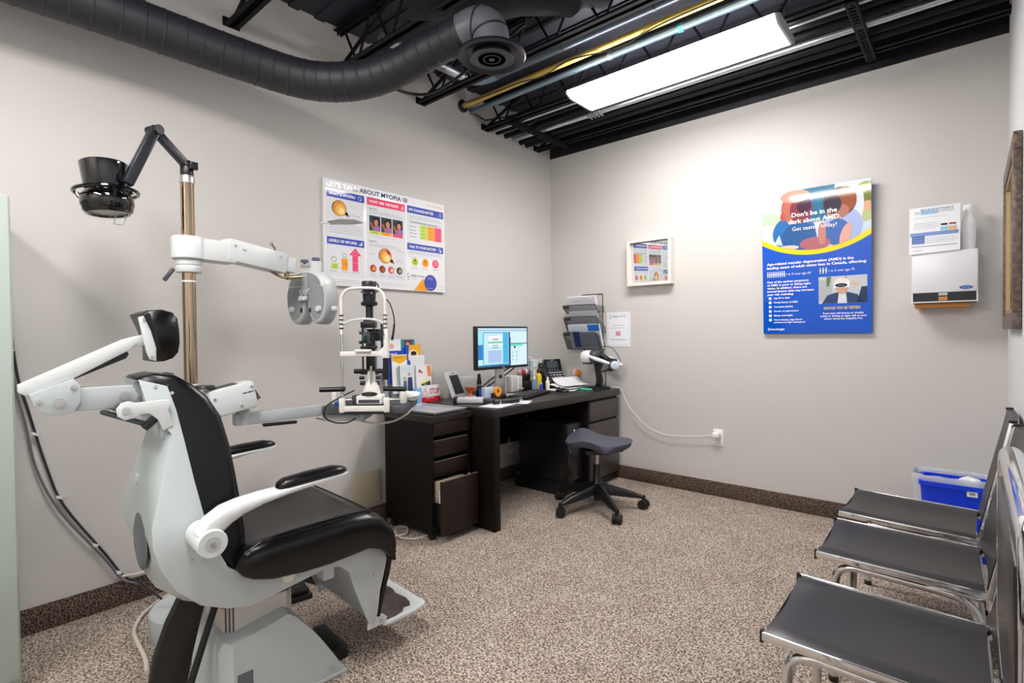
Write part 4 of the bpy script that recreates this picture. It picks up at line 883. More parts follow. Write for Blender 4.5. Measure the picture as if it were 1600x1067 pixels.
# black cover strap hanging from the back of the seat to the floor
b = L(); ctrp = [(-0.295, 0.415), (-0.325, 0.34), (-0.352, 0.25), (-0.370, 0.15), (-0.382, 0.06), (-0.388, 0.002)]
rg = []
for i, (v, z) in enumerate(ctrp):
    a = ctrp[max(0, i-1)]; c = ctrp[min(5, i+1)]; t = Vector((0, c[0]-a[0], c[1]-a[1])).normalized(); nn = Vector((0, -t.z, t.y)); hw = (0.034, 0.042, 0.047, 0.046, 0.042, 0.040)[i]
    rg.append([Vector((uu, v, z))+nn*h2 for uu, h2 in ((0.115, hw), (0.108, hw+0.004), (0.092, hw+0.004), (0.085, hw), (0.085, -hw), (0.092, -hw-0.004), (0.108, -hw-0.004), (0.115, -hw))])
b.loft(rg); b.build('rear_skirt', mat('dull_black_leather', '#15130f', 0.5, bump=(100, 0.1)), ec, smooth=50)
b = L(); b.tube([(0.14, -0.245, 0.385), (0.15, -0.285, 0.28), (0.16, -0.325, 0.17), (0.165, -0.335, 0.14)], 0.010, 10, smooth=4); b.build('lift_cable', M_rubber, ec)

# foot control behind the base
for k, (x, y, rz) in enumerate(((0.52, -2.66, -0.2), (0.47, -2.50, 0.3))):
    t = thing('foot_pedal', ('black foot pedal under the exam chair, nearer one', 'black foot pedal under the exam chair, farther one')[k], 'foot pedal', (x, y, 0), rz, 'foot pedals under the exam chair')
    b = local(t); b.box((0, 0, 0.012), (0.15, 0.11, 0.024), None, None, 0.006); b.build('base', M_black, t)
    b = local(t); b.box((0, 0, 0.036), (0.125, 0.09, 0.02), None, None, 0.009); q = b.build('pedal', M_rubber, t)
    b = local(t)
    for s in (-1, 1): b.box((0.0+s*0.02, 0, 0.0468), (0.004, 0.03, 0.0015))
    b.build('pedal_mark', M_darkgrey, q)

# ================================================================== EQUIPMENT STAND
es = thing('instrument_stand', 'tall champagne metal pole stand with white swing arms behind the exam chair', 'instrument stand', (0.46, -3.05, 0))
px, py = 0.46, -3.05
MB().lathe([(0.156, 0.0), (0.158, 0.004), (0.158, 0.098), (0.152, 0.105), (0.0, 0.105)], (px, py, 0), n=48).build('round_base', M_chairgrey, es)
MB().prism([(0.10, -0.05), (0.355, -0.12), (0.355, 0.12), (0.08, 0.10)], (px, py, 0.0), (1, 0, 0), (0, 1, 0), 0.085, None, 0.004).build('base_arm', M_chairgrey, es)
MB().cyl((px, py, 0.10), (px, py, 1.80), 0.0245, n=28).build('pole', M_brass, es)
MB().lathe([(0.027, 0), (0.027, 0.02), (0.024, 0.03), (0.0, 0.03)], (px, py, 1.795)).build('pole_cap', M_satin, es)
for z in (0.985, 1.40): MB().lathe([(0.0265, 0), (0.0265, 0.006), (0.024, 0.006)], (px, py, z)).build('cable_tie', PL('#e8e8ea'), es)
MB().tube([(px-0.03, py-0.01, 1.39), (px-0.032, py-0.01, 1.2), (px-0.03, py-0.01, 0.99)], 0.004, 6).build('pole_cable', M_cream, es)
# collar that carries the refractor arm
MB().lathe([(0.045, 0), (0.047, 0.003), (0.047, 0.022), (0.044, 0.024), (0.044, 0.028), (0.047, 0.031), (0.047, 0.05), (0.04, 0.054), (0.0, 0.054)], (px, py, 1.438), n=36).build('arm_collar', M_white, es)
MB().lathe([(0.056, 0), (0.060, 0.004), (0.060, 0.082), (0.056, 0.090), (0.0, 0.090)], (px, py, 1.490), n=36).build('arm_head', M_white, es)
b = MB(); b.bar((px-0.03, py-0.045, 1.455), (px-0.045, py-0.075, 1.405), 0.014, 0.016, bev=0.004); b.build('clamp_lever', M_darkgrey, es)
a0 = Vector((px, py, 1.535)); a1 = Vector((px-0.005, py+0.17, 1.53)); 
b = MB(); b.bar(a0, a1, 0.09, 0.086, bev=0.006); b.build('refractor_arm_root', M_white, es)
p0 = Vector((px+0.01, py+0.13, 1.545)); p1 = Vector((px-0.05, py+0.41, 1.515))
b = MB(); b.bar(p0, p1, 0.072, 0.094, bev=0.008); ra = b.build('refractor_arm', M_white, es)
dirn = (p1-p0).normalized(); side = dirn.cross(Vector((0, 0, 1))).normalized(); upv = side.cross(dirn)
for f, hh, r in ((0.09, 0.02, 0.006), (0.86, 0.02, 0.006), (0.22, 0.012, 0.003), (0.25, 0.01, 0.003)):
    c = p0 + (p1-p0)*f + side*0.036 + upv*hh; MB().lathe([(r, 0), (r, 0.003), (0, 0.003)], c, tuple(side), n=12).build('screw', M_satin, ra)
b = MB(); c = p0+(p1-p0)*0.80+upv*0.041; b.tube([c, c+upv*0.02+dirn*0.01, c+upv*0.035-dirn*0.01], 0.004, 8, smooth=4); b.ell(c+upv*0.037-dirn*0.01, (0.008, 0.008, 0.008)); b.build('lock_lever', M_brass, ra)
b = MB(); q = p1; b.bar(q-dirn*0.005, q+dirn*0.05, 0.055, 0.07, bev=0.004); b.build('refractor_arm_end', M_white, es)
j = p1 + dirn*0.02 - Vector((0, 0, 0.05))
b = MB(); b.cyl(p1+dirn*0.02-Vector((0, 0, 0.035)), j-Vector((0, 0, 0.012)), 0.012); b.tube([j-dirn*0.13+Vector((0, 0, 0.025)), j-dirn*0.06-Vector((0, 0, 0.005)), j-Vector((0, 0, 0.012)), j+dirn*0.03], 0.006, 8, smooth=4); b.tube([j-Vector((0, 0, 0.01)), j+dirn*0.04+Vector((0, 0, 0.0)), j+dirn*0.085+Vector((0, 0, 0.012))], 0.011, 10, smooth=4)
b.build('swivel_joint', mat('aged_brass', '#a89878', 0.3, 0.9), es)
# lower housing and slit lamp arm
h0 = Vector((px+0.0, py+0.06, 0.900)); h1 = Vector((px+0.015, py+0.235, 0.935))
MB().lathe([(0.05, 0), (0.05, 0.09), (0.045, 0.10), (0.0, 0.10)], (px, py, 0.83), n=32).build('lower_head', M_white, es)
MB().lathe([(0.036, 0), (0.042, 0.004), (0.036, 0.012), (0.0, 0.014)], (px+0.01, py+0.045, 0.968), n=28).build('lower_knob', M_black, es)
b = MB(); b.bar(h0, h1, 0.10, 0.115, bev=0.012); hs = b.build('arm_housing', M_white, es)
d2 = (h1-h0).normalized(); s2 = d2.cross(Vector((0, 0, 1))).normalized(); u2 = s2.cross(d2)
b = MB(); b.bar(h0+u2*0.058+d2*0.02, h1+u2*0.058-d2*0.06, 0.07, 0.003); b.build('housing_seam', M_darkgrey, hs)
b = MB(); b.bar(h1+d2*0.004+u2*0.02-s2*0.01, h1+d2*0.014-u2*0.03+s2*0.02, 0.015, 0.008, up=tuple(s2)); b.build('housing_latch', M_black, hs)
for f, hh in ((0.10, 0.02), (0.93, 0.035), (0.62, -0.035)):
    c = h0+(h1-h0)*f+s2*0.050+u2*hh; MB().lathe([(0.0065, 0), (0.0065, 0.003), (0, 0.003)], c, tuple(s2), n=10).build('screw', M_satin, hs)
b = MB(); b.flat = True; A = Art(b, h0+(h1-h0)*0.70+s2*0.0505+u2*0.012, d2, u2, 0.0004); A.lines(0, 0.045, 0.0, 1, 0.01, '#5f6874', 1, 0.006, 1.0); b.build('maker_mark', None, hs, smooth=1, shade=False)
MB().cyl((px-0.005, py+0.20, 0.80), (px-0.005, py+0.20, 0.89), 0.028, n=24).build('elbow_post', M_greyen, es)
b = MB(); b.bar((px-0.01, py+0.165, 0.822), (px+0.01, py+0.575, 0.822), 0.05, 0.05, bev=0.006); b.build('slit_lamp_arm', M_chairgrey, es)
b = MB(); b.bar((px+0.03, py+0.27, 0.79), (px+0.035, py+0.42, 0.785), 0.022, 0.014, bev=0.004); b.build('arm_grip', M_black, es)
# examination lamp on its jointed arm
E0 = Vector((px, py, 1.84)); E1 = Vector((0.494, -3.168, 1.965)); E2 = Vector((0.505, -3.262, 1.74))
b = MB(); b.lathe([(0.022, 0), (0.024, 0.008), (0.024, 0.035), (0.018, 0.045), (0, 0.045)], (px, py, 1.822), n=24); b.ell((px, py, 1.868), (0.022, 0.026, 0.022)); b.box((px+0.03, py+0.015, 1.862), (0.02, 0.03, 0.03), None, None, 0.004); b.build('lamp_swivel', M_black, es)
b = MB(); b.bar(E0+Vector((0, 0, 0.025)), E1, 0.030, 0.030, bev=0.005); b.build('lamp_lower_arm', mat('lamp_arm_grey', '#3a3c44', 0.35, 0.3), es)
b = MB(); b.bar(E1+(E1-E2).normalized()*0.012, E2, 0.036, 0.036, bev=0.006); b.build('lamp_upper_arm', mat('lamp_arm_dark', '#2a2b33', 0.3, 0.3), es)
b = MB(); b.cyl(E1+Vector((0.028, 0.01, 0)), E1-Vector((0.028, 0.01, 0)), 0.018); b.build('arm_joint', M_black, es)
b = MB(); b.flat = True
lc = Vector((0.44, -3.31, 1.725)); la_ = Vector((-0.06, -0.05, 1)).normalized()
b = MB(); b.lathe([(0.0, 0.095), (0.070, 0.095), (0.074, 0.091), (0.074, 0.088), (0.066, 0.0), (0.062, -0.006), (0.0, -0.006)], lc, tuple(la_), n=40); lh = b.build('lamp_shade', M_gloss, es)
b = MB(); b.lathe([(0.055, 0.0), (0.075, -0.02), (0.082, -0.035), (0.082, -0.062), (0.078, -0.068), (0.076, -0.082), (0.066, -0.092), (0.058, -0.092), (0.054, -0.084), (0.0, -0.084)], lc, tuple(la_), n=40); b.build('lamp_rim', M_gloss, es)
b = MB(); b.lathe([(0.054, -0.0855), (0.0, -0.0875)], lc, tuple(la_), n=32); b.build('lamp_lens', mat('frosted_lens', '#a8aca4', 0.25), lh)
u_, v_, d_ = frame_of(la_)
b = MB(); b.tube([lc+la_*(-0.012)+u_*0.096*math.cos(a)+v_*0.096*math.sin(a) for a in [2*PI*k/48 for k in range(48)]], 0.007, 8, closed=True); b.build('lamp_ring', M_gloss, es)
for a in (0.6, 0.6+2*PI/3, 0.6+4*PI/3):
    b = MB(); b.tube([lc+la_*(-0.012)+u_*0.092*math.cos(a)+v_*0.092*math.sin(a), lc+la_*(-0.04)+u_*0.078*math.cos(a)+v_*0.078*math.sin(a)], 0.006, 8); b.build('ring_spoke', M_gloss, es)
b = MB(); b.tube([E2, E2+Vector((0.0, -0.0, -0.04)), lc+la_*(-0.012)+Vector((0.07, 0.062, 0))], 0.010, 10); b.build('lamp_yoke', M_gloss, es)
b = MB(); e = lc-la_*0.09; rr_ = Vector((0.7, 0.7, 0)); b.tube([e+rr_*0.0+Vector((0.01, 0.02, 0)), e+Vector((0.005, 0.015, -0.035)), e+Vector((0.02, 0.04, -0.04)), e+Vector((0.03, 0.045, -0.005))], 0.0028, 6); b.build('lamp_hook', M_acryl, es)

# ================================================================== REFRACTOR HEAD (hangs from the arm)
rf = thing('phoropter', 'grey two lobed refractor head hanging from the white swing arm', 'phoropter', (0.345, -2.455, 1.26), math.radians(-72))
# own axes: x faces the room (front), y across the face, z up
def Lr(): return local(rf)
zc = 0.125
def lobe(s):
    """half of the butterfly body: outline (y, z) extruded with a rounded front"""
    out = []
    for k in range(40):
        a = 2*PI*k/40; y = 0.066+0.062*math.cos(a); z = 0.10+0.125*math.sin(a)
        if z > 0.10: y = 0.066+0.066*math.cos(a)*(1-0.15*math.sin(a)); 
        out.append((y*s, z))
    return out
for s in (-1, 1):
    o_ = lobe(s); b = Lr(); cy = sum(q[0] for q in o_)/40; cz = sum(q[1] for q in o_)/40
    def sh(k, x): return [Vector((x, cy+(y-cy)*k, cz+(z-cz)*k)) for y, z in o_]
    b.loft([sh(0.86, 0.052), sh(0.95, 0.048), sh(1.0, 0.034), sh(1.0, -0.025), sh(0.93, -0.038), sh(0.8, -0.042)]); lb = b.build('lens_housing', mat('phoropter_light_grey', '#b4b8ba', 0.38), rf, smooth=50)
    b = Lr(); b.loft([sh(0.80, 0.0515), sh(0.80, 0.0535)]); b.build('face_plate', mat('phoropter_mid_grey', '#8d9295', 0.4), lb)
    b = Lr(); b.ell((0.054, 0.028*s, 0.045), (0.003, 0.007, 0.013)); b.build('eye_aperture', M_black, lb)
    b = Lr(); b.lathe([(0.016, 0), (0.016, 0.01), (0.012, 0.018), (0, 0.019)], (0.05, 0.085*s, 0.05), (1, 0, 0)); b.build('dial_knob', M_white, lb)
    b = Lr(); b.lathe([(0.014, 0), (0.014, 0.016), (0.008, 0.022), (0, 0.022)], (0.0, 0.125*s, 0.05), (0, s, 0)); b.build('side_knob', M_white, lb)
b = Lr(); b.loft([[Vector((x, 0.0+0.118*k*math.cos(a), 0.160+0.082*k*math.sin(a))) for a in [PI*j/24 for j in range(25)]] for x, k in ((0.056, 0.84), (0.052, 0.95), (0.036, 1.02), (-0.028, 1.02), (-0.042, 0.9))]); tp = b.build('top_cover', mat('phoropter_white', '#d0d4d6', 0.35), rf, smooth=50)
b = Lr(); b.loft([[Vector((x, 0.098*math.cos(a), 0.164+0.066*math.sin(a))) for a in [PI*j/24 for j in range(25)]] for x in (0.0555, 0.0585)]); b.build('top_face', mat('phoropter_mid_grey', '#8d9295', 0.4), tp)
b = Lr(); b.bb(0.035, 0.062, -0.016, 0.016, 0.15, 0.228, None, 0.005); b.build('level_housing', mat('phoropter_light_grey', '#b4b8ba', 0.38), rf)
b = Lr(); b.bb(0.05, 0.058, -0.03, 0.03, 0.118, 0.152, None, 0.004); b.tube([(0.062, -0.03, 0.145), (0.066, -0.012, 0.11), (0.066, 0, 0.10), (0.066, 0.012, 0.11), (0.062, 0.03, 0.145)], 0.004, 8, smooth=3); b.build('nose_bridge', mat('phoropter_light_grey', '#b4b8ba', 0.38), rf)
for y in (-0.012, 0.012):
    b = Lr(); b.lathe([(0.012, 0), (0.012, 0.014), (0.009, 0.018), (0, 0.018)], (0.062, y, 0.102), (1, 0, 0)); b.build('bridge_knob', M_white, rf)
b = Lr(); b.lathe([(0.026, 0), (0.028, 0.004), (0.028, 0.05), (0.022, 0.055), (0.0, 0.055)], (0.0, 0.02, 0.235)); b.build('mount_cylinder', M_white, rf)
for y, z in ((0.02, 0.292), (-0.055, 0.287)):
    b = Lr(); b.lathe([(0.006, -0.012), (0.006, 0.0), (0.018, 0.002), (0.02, 0.008), (0.018, 0.016), (0.0, 0.019)], (0.0, y, z)); b.build('adjustment_knob', mat('violet_grey_knob', '#5d5f80', 0.4), rf)
b = Lr(); b.bb(-0.01, 0.01, -0.075, 0.0, 0.262, 0.28, None, 0.004); b.build('mount_bracket', M_satin, rf)
b = Lr(); b.bb(-0.004, 0.012, -0.148, -0.124, 0.035, 0.065, None, 0.003); b.bb(0.012, 0.013, -0.142, -0.130, 0.042, 0.058); b.build('scale_window', M_white, rf)
b = Lr(); b.tube([(0.0, 0.085, 0.20), (0.0, 0.085, 0.475)], 0.005, 10); rod = b.build('near_chart_rod', M_white, rf)
b = Lr(); b.box((0.0, 0.085, 0.478), (0.014, 0.05, 0.010), None, None, 0.003); b.build('rod_slider', M_white, rod)
b = Lr(); b.prism([(0.0, -0.02), (0.10, -0.07), (0.17, -0.06), (0.18, 0.02), (0.13, 0.06), (0.04, 0.05)], (0.0, 0.10, 0.470), (0, 1, 0), (1, 0, 0), -0.004); b.build('near_card', PL('#b9bcc0'), rod)

# ================================================================== SLIT LAMP
sl = thing('slit_lamp', 'black and white slit lamp microscope with white chin rest frame', 'slit lamp', (0.60, -2.30, 0.845), math.atan2(0.6559, 0.7548))
def Ls(): return local(sl)   # own axes: x across, y away from the camera, z up
M_cream_w = mat('warm_white_enamel', '#e9e7e2', 0.35)
tb = thing('slit_lamp_table', 'small grey table top on an arm, under the slit lamp', 'table', (0.60, -2.30, 0.80), math.atan2(0.6559, 0.7548))
def Lt(): return local(tb)
b = Lt(); b.box((-0.015, 0.08, 0.022), (0.40, 0.34, 0.042), None, None, 0.010); b.build('table_top', mat('table_grey', '#4c4e51', 0.55), tb)
b = Lt(); b.box((-0.12, 0.02, -0.012), (0.20, 0.16, 0.046), None, None, 0.005); q = b.build('power_box', M_greyen, tb)
for x, z in ((-0.06, -0.005), (-0.045, -0.01), (-0.06, -0.02)):
    b = Lt(); b.lathe([(0.003, 0), (0.003, 0.002), (0, 0.002)], (x, -0.060, z), (0, -1, 0), n=8); b.build('screw', M_darkgrey, q)
b = Lt(); b.box((-0.14, -0.06, 0.052), (0.034, 0.026, 0.018), None, None, 0.004); b.build('power_switch', PL('#1f5fd0'), tb)
b = Lt(); b.tube([(-0.10, 0.0, -0.02), (0.0, -0.02, -0.05), (0.10, 0.02, -0.05), (0.17, 0.06, -0.015), (0.18, 0.08, 0.01)], 0.006, 8, smooth=5); b.build('table_cable', M_cream, tb)
b = Lt(); b.tube([(-0.16, 0.04, -0.02), (-0.20, 0.02, -0.045), (-0.28, 0.02, -0.03)], 0.004, 8, smooth=5); b.build('arm_cable', mat('grey_cable', '#6c6a70', 0.4), tb)
# chin rest frame at the near edge
yf = -0.115
b = Ls(); b.box((0.0, yf, -0.012), (0.235, 0.02, 0.026), None, None, 0.004)
for x in (-0.105, 0.105): b.box((x, yf, 0.005), (0.026, 0.024, 0.070), None, None, 0.005)
cf = b.build('chin_rest_foot', M_cream_w, sl)
for x in (-0.103, 0.103):
    b = Ls(); b.cyl((x, yf, 0.03), (x, yf, 0.40), 0.0065, n=14); b.build('post', M_chrome, sl)
b = Ls(); pts = [(-0.103, yf, 0.34), (-0.103, yf, 0.48), (-0.100, yf, 0.515), (-0.080, yf, 0.545), (-0.045, yf, 0.556), (0.045, yf, 0.556), (0.080, yf, 0.545), (0.100, yf, 0.515), (0.103, yf, 0.48), (0.103, yf, 0.34)]
b.tube(pts, 0.0068, 12, smooth=5); b.build('head_arch', M_cream_w, sl)
b = Ls(); b.tube([(-0.103, yf, 0.385), (-0.06, yf+0.02, 0.405), (0.0, yf+0.032, 0.412), (0.06, yf+0.02, 0.405), (0.103, yf, 0.385)], 0.0065, 10, smooth=5); b.build('forehead_band', mat('clear_forehead_strap', '#dfe2e4', 0.3, alpha=0.8), sl)
for x in (-0.103, 0.103):
    q_ = None
    for z in (0.425, 0.405, 0.385, 0.365):
        b = Ls(); b.lathe([(0.010, 0), (0.010, 0.006)], (x, yf, z), n=14); b.build('height_mark', M_black, sl)
b = Ls(); b.box((-0.01, yf, 0.247), (0.20, 0.024, 0.024), None, None, 0.005); b.box((0.0, yf-0.008, 0.262), (0.075, 0.040, 0.012), None, None, 0.005); b.build('chin_rest', M_cream_w, sl)
b = Ls(); b.prism([(0.075, 0.235), (0.118, 0.225), (0.118, 0.36), (0.105, 0.37), (0.095, 0.28), (0.075, 0.262)], (0, yf+0.012, 0), (1, 0, 0), (0, 0, 1), 0.022, None, 0.003); b.build('chin_rest_bracket', M_cream_w, sl)
b = Ls(); b.cyl((0.104, yf-0.004, 0.125), (0.104, yf-0.004, 0.225), 0.014, n=16); b.cyl((0.104, yf-0.004, 0.145), (0.104, yf-0.004, 0.16), 0.017, n=16); b.build('chin_height_knob', M_black, sl)
for s in (-1, 1):
    b = Ls(); b.cyl((0.098*s, yf-0.012, 0.082), (0.20*s, yf-0.03, 0.082), 0.0115, n=18); b.box((0.103*s, yf, 0.082), (0.024, 0.030, 0.024), None, None, 0.004); b.build('grip_handle', M_black, sl)
# base, joystick plate, microscope
for s in (-1, 1):
    b = Ls(); b.box((0.165*s, -0.02, 0.03), (0.026, 0.06, 0.06), None, None, 0.006); b.build('rail_cover', M_cream_w, sl)
b = Ls(); b.cyl((-0.18, 0.0, 0.015), (0.18, 0.0, 0.015), 0.008, n=12); b.build('axle', M_satin, sl)
b = Ls(); b.box((0.012, -0.03, 0.024), (0.125, 0.10, 0.042), None, None, 0.006); bb_ = b.build('cross_slide', M_cream_w, sl)
b = Ls(); b.box((0.012, -0.081, 0.018), (0.10, 0.002, 0.016)); b.build('slide_label', M_darkgrey, bb_)
b = Ls(); b.box((-0.062, -0.03, 0.024), (0.03, 0.06, 0.04), None, None, 0.005); b.build('slide_end', M_darkgrey, sl)
b = Ls(); b.lathe([(0.042, 0), (0.043, 0.01), (0.037, 0.03), (0.029, 0.055), (0.027, 0.06), (0, 0.06)], (0.01, -0.02, 0.044)); b.build('swivel_base', M_cream_w, sl)
b = Ls(); b.ell((0.012, -0.07, 0.052), (0.040, 0.022, 0.010)); b.build('swivel_pad', M_black, sl)
b = Ls(); b.lathe([(0.024, 0), (0.024, 0.055), (0.018, 0.06), (0, 0.06)], (0.01, -0.01, 0.10)); b.build('stage_neck', M_cream_w, sl)
b = Ls(); b.cyl((0.014, -0.045, 0.085), (0.014, -0.045, 0.185), 0.0055, n=10); b.build('angle_scale', M_satin, sl)
b = Ls(); b.box((0.0, -0.01, 0.155), (0.085, 0.03, 0.026), None, None, 0.004)
for z in (0.158,): b.cyl((-0.075, -0.015, z), (-0.042, -0.015, z), 0.012); b.cyl((0.042, -0.015, z), (0.075, -0.015, z), 0.012)
for s in (-1, 1): 
    b.cyl((s*0.026, -0.015, 0.125), (s*0.05, -0.015, 0.125), 0.008); b.cyl((s*0.024, -0.015, 0.10), (s*0.046, -0.015, 0.10), 0.011)
b.build('stage_knobs', M_black, sl)
b = Ls(); b.box((0.0, 0.0, 0.25), (0.035, 0.03, 0.18), None, None, 0.003); b.build('column', M_black, sl)
for x in (-0.028, 0.028):
    b = Ls(); b.cyl((x, -0.03, 0.165), (x, -0.03, 0.40), 0.0045, n=10); b.build('guide_rod', M_black, sl)
b = Ls(); b.box((0.0, -0.02, 0.275), (0.075, 0.045, 0.014), None, None, 0.003); b.build('rod_plate', M_black, sl)
b = Ls(); b.box((0.0, -0.02, 0.385), (0.070, 0.05, 0.030), None, None, 0.004); b.cyl((-0.046, -0.02, 0.345), (0.046, -0.02, 0.345), 0.006); b.cyl((-0.044, -0.03, 0.30), (-0.032, -0.03, 0.30), 0.008); b.build('illumination_block', M_black, sl)
b = Ls(); b.prism([(-0.018, -0.03), (0.018, -0.03), (0.018, 0.02), (0.0, 0.035), (-0.018, 0.02)], (0, -0.052, 0.325), (1, 0, 0), (0, 0, 1), 0.018, None, 0.003); b.build('mirror_prism', mat('dark_teal_glass', '#0c2a30', 0.05, coat=1.0), sl)
for x in (-0.02, 0.02):
    b = Ls(); b.cyl((x, 0.05, 0.33), (x, 0.15, 0.345), 0.016); b.build('eyepiece', M_black, sl)
b = Ls(); b.box((0.0, 0.045, 0.335), (0.09, 0.06, 0.06), None, None, 0.006); b.build('microscope_body', M_black, sl)
b = Ls(); b.ell((-0.045, 0.02, 0.365), (0.020, 0.022, 0.028)); b.build('magnification_drum', mat('clear_drum', '#c9cdd0', 0.15), sl)
b = Ls(); b.lathe([(0.03, 0.0), (0.03, 0.008), (0.018, 0.01), (0.018, 0.075), (0.038, 0.08), (0.040, 0.084), (0.040, 0.096), (0.030, 0.10), (0.032, 0.145), (0.0, 0.145)], (0.0, -0.005, 0.40)); b.build('lamp_tower', M_black, sl)
b = Ls(); b.lathe([(0.030, 0), (0.034, 0.006), (0.036, 0.044), (0.033, 0.05), (0, 0.05)], (0.0, -0.005, 0.548)); b.build('lamp_house', mat('dark_lamp_cap', '#24262c', 0.35), sl)
b = Ls(); b.box((0.0, -0.005, 0.538), (0.045, 0.06, 0.006)); b.build('lamp_ring_plate', M_satin, sl)
b = Ls(); b.tube([(0.02, -0.04, 0.56), (0.045, -0.03, 0.585), (0.045, -0.01, 0.55), (0.0, -0.045, 0.535), (-0.03, -0.04, 0.545)], 0.003, 6, smooth=5); b.build('lamp_cable', M_black, sl)
b = Ls(); b.tube([(0.10, yf+0.01, 0.51), (0.125, yf+0.01, 0.48), (0.142, yf+0.01, 0.42), (0.142, yf+0.01, 0.37), (0.132, yf+0.01, 0.31)], [0.003, 0.003, 0.003, 0.003, 0.005, 0.006], 8, smooth=5); b.build('fixation_light', M_black, sl)
b = Ls(); b.box((0.066, -0.03, 0.335), (0.010, 0.018, 0.11), None, None, 0.002); b.box((0.072, -0.03, 0.28), (0.022, 0.022, 0.03), None, None, 0.003); b.cyl((0.088, -0.04, 0.30), (0.088, -0.04, 0.40), 0.004); b.build('tonometer_arm', M_black, sl)
b = Ls(); b.tube([(-0.06, -0.07, 0.07), (-0.10, -0.09, 0.05), (-0.165, -0.14, 0.01), (-0.18, -0.145, -0.04), (-0.14, -0.14, -0.07), (-0.08, -0.13, -0.075), (-0.04, -0.12, -0.055)], 0.0035, 8, smooth=5); b.build('lamp_lead', M_black, sl)

# ================================================================== DRAWER UNIT AND DESK
du = thing('drawer_unit', 'narrow dark brown drawer unit on casters with its big bottom drawer ajar', 'drawer unit', (0.32, -1.71, 0))
x0, x1, y0, y1 = 0.10, 0.535, -1.865, -1.555
b = MB(); b.bb(x0, x1, y0, y0+0.018, 0.055, 0.675); b.bb(x0, x1, y1-0.018, y1, 0.055, 0.675); b.bb(x0, x0+0.012, y0+0.018, y1-0.018, 0.055, 0.675); b.bb(x0, x1-0.02, y0+0.018, y1-0.018, 0.055, 0.075)
b.build('carcass', M_wood, du)
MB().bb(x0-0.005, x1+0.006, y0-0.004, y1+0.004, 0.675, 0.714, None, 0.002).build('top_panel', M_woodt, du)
M_edge = mat('pale_drawer_edge', '#6f625c', 0.5)
for k, (za, zb) in enumerate(((0.598, 0.668), (0.478, 0.570), (0.362, 0.450))):
    d = MB().bb(x1-0.018, x1, y0+0.021, y1-0.021, za, zb, None, 0.0015).build('drawer', M_woodf, du)
    MB().bb(x1-0.0165, x1-0.001, y0+0.022, y1-0.022, zb, zb+0.0012).build('drawer_edge', M_edge, d)
    b = MB(); b.bb(x0+0.05, x1-0.02, y0+0.03, y0+0.038, za+0.01, zb-0.03); b.bb(x0+0.05, x1-0.02, y1-0.038, y1-0.03, za+0.01, zb-0.03); b.bb(x0+0.05, x1-0.02, y0+0.038, y1-0.038, za+0.005, za+0.011); b.build('drawer_box', M_black, d)
d = MB().bb(0.592, 0.610, y0+0.012, y1-0.012, 0.050, 0.352, None, 0.0015).build('drawer', M_woodf, du)
MB().bb(0.5925, 0.6095, y0+0.013, y1-0.013, 0.352, 0.3535).build('drawer_edge', M_edge, d)
b = MB(); b.bb(0.16, 0.592, y0+0.028, y0+0.034, 0.09, 0.22); b.bb(0.16, 0.592, y1-0.034, y1-0.028, 0.09, 0.22); b.bb(0.16, 0.592, y0+0.034, y1-0.034, 0.085, 0.091); b.build('drawer_box', M_black, d)
b = MB(); b.cyl((0.586, y1-0.07, 0.335), (0.592, y1-0.07, 0.36), 0.005, n=10); b.build('drawer_peg', M_satin, d)
for k, (x, y) in enumerate(((x1-0.04, y0+0.03), (x1-0.04, y1-0.03), (x0+0.04, y0+0.03), (x0+0.04, y1-0.03))):
    b = MB(); b.cyl((x, y-0.011, 0.024), (x, y+0.011, 0.024), 0.0235, n=22); b.cyl((x, y, 0.045), (x, y, 0.058), 0.008); b.box((x, y, 0.043), (0.03, 0.014, 0.012)); b.build('caster', M_rubber, du)
def desk_thing(name, label, cat, loc, rz=0, group=None): return thing(name, label, cat, loc, rz, group)
for k, (x, z1, c, h, lab) in enumerate(((0.565, 0.29, '#e9e9ec', 0.20, 'white binder standing in the open bottom drawer, nearest its front'), (0.52, 0.335, '#b9a890', 0.24, 'tan folder standing in the open bottom drawer'), (0.49, 0.33, '#c9c2b4', 0.235, 'beige file standing behind the tan folder in the open drawer'))):
    b = MB(); b.bb(x-0.012, x+0.012, y0+0.036, y1-0.05, 0.093, z1, None, 0.003)
    tag(b.build('file_folder', PL(c)), lab, 'folder', 'files in the open drawer')
for k, x in enumerate((0.47, 0.44)): tag(MB().bb(x, x+0.03, y0+0.045, y0+0.12+0.05*k, 0.375, 0.408+0.012*k).build('small_box', PL(('#cfc9bd', '#a89f92')[k])), ('pale paper box in the third drawer, front one', 'tan paper box in the third drawer, rear one')[k], 'box')
tag(MB().tube([(0.44, -1.80, 0.006), (0.42, -1.90, 0.006), (0.33, -1.94, 0.006), (0.24, -1.90, 0.006), (0.20, -1.84, 0.006), (0.26, -1.83, 0.012), (0.34, -1.90, 0.016), (0.30, -1.98, 0.006), (0.36, -2.02, 0.006), (0.28, -2.08, 0.006), (0.12, -2.02, 0.006)], 0.005, 8, smooth=6).build('floor_cable', M_cream), 'pale cable coiled on the carpet beside the drawer unit', 'cable')
tag(MB().tube([(0.06, -2.98, 0.008), (0.10, -3.07, 0.008), (0.151, -3.130, 0.008), (0.214, -3.180, 0.008), (0.316, -3.225, 0.008), (0.437, -3.240, 0.008), (0.56, -3.25, 0.008), (0.66, -3.27, 0.008)], 0.0075, 8, smooth=6).build('floor_cable', M_cream), 'pale thick cable curving over the carpet around the round stand base', 'cable')
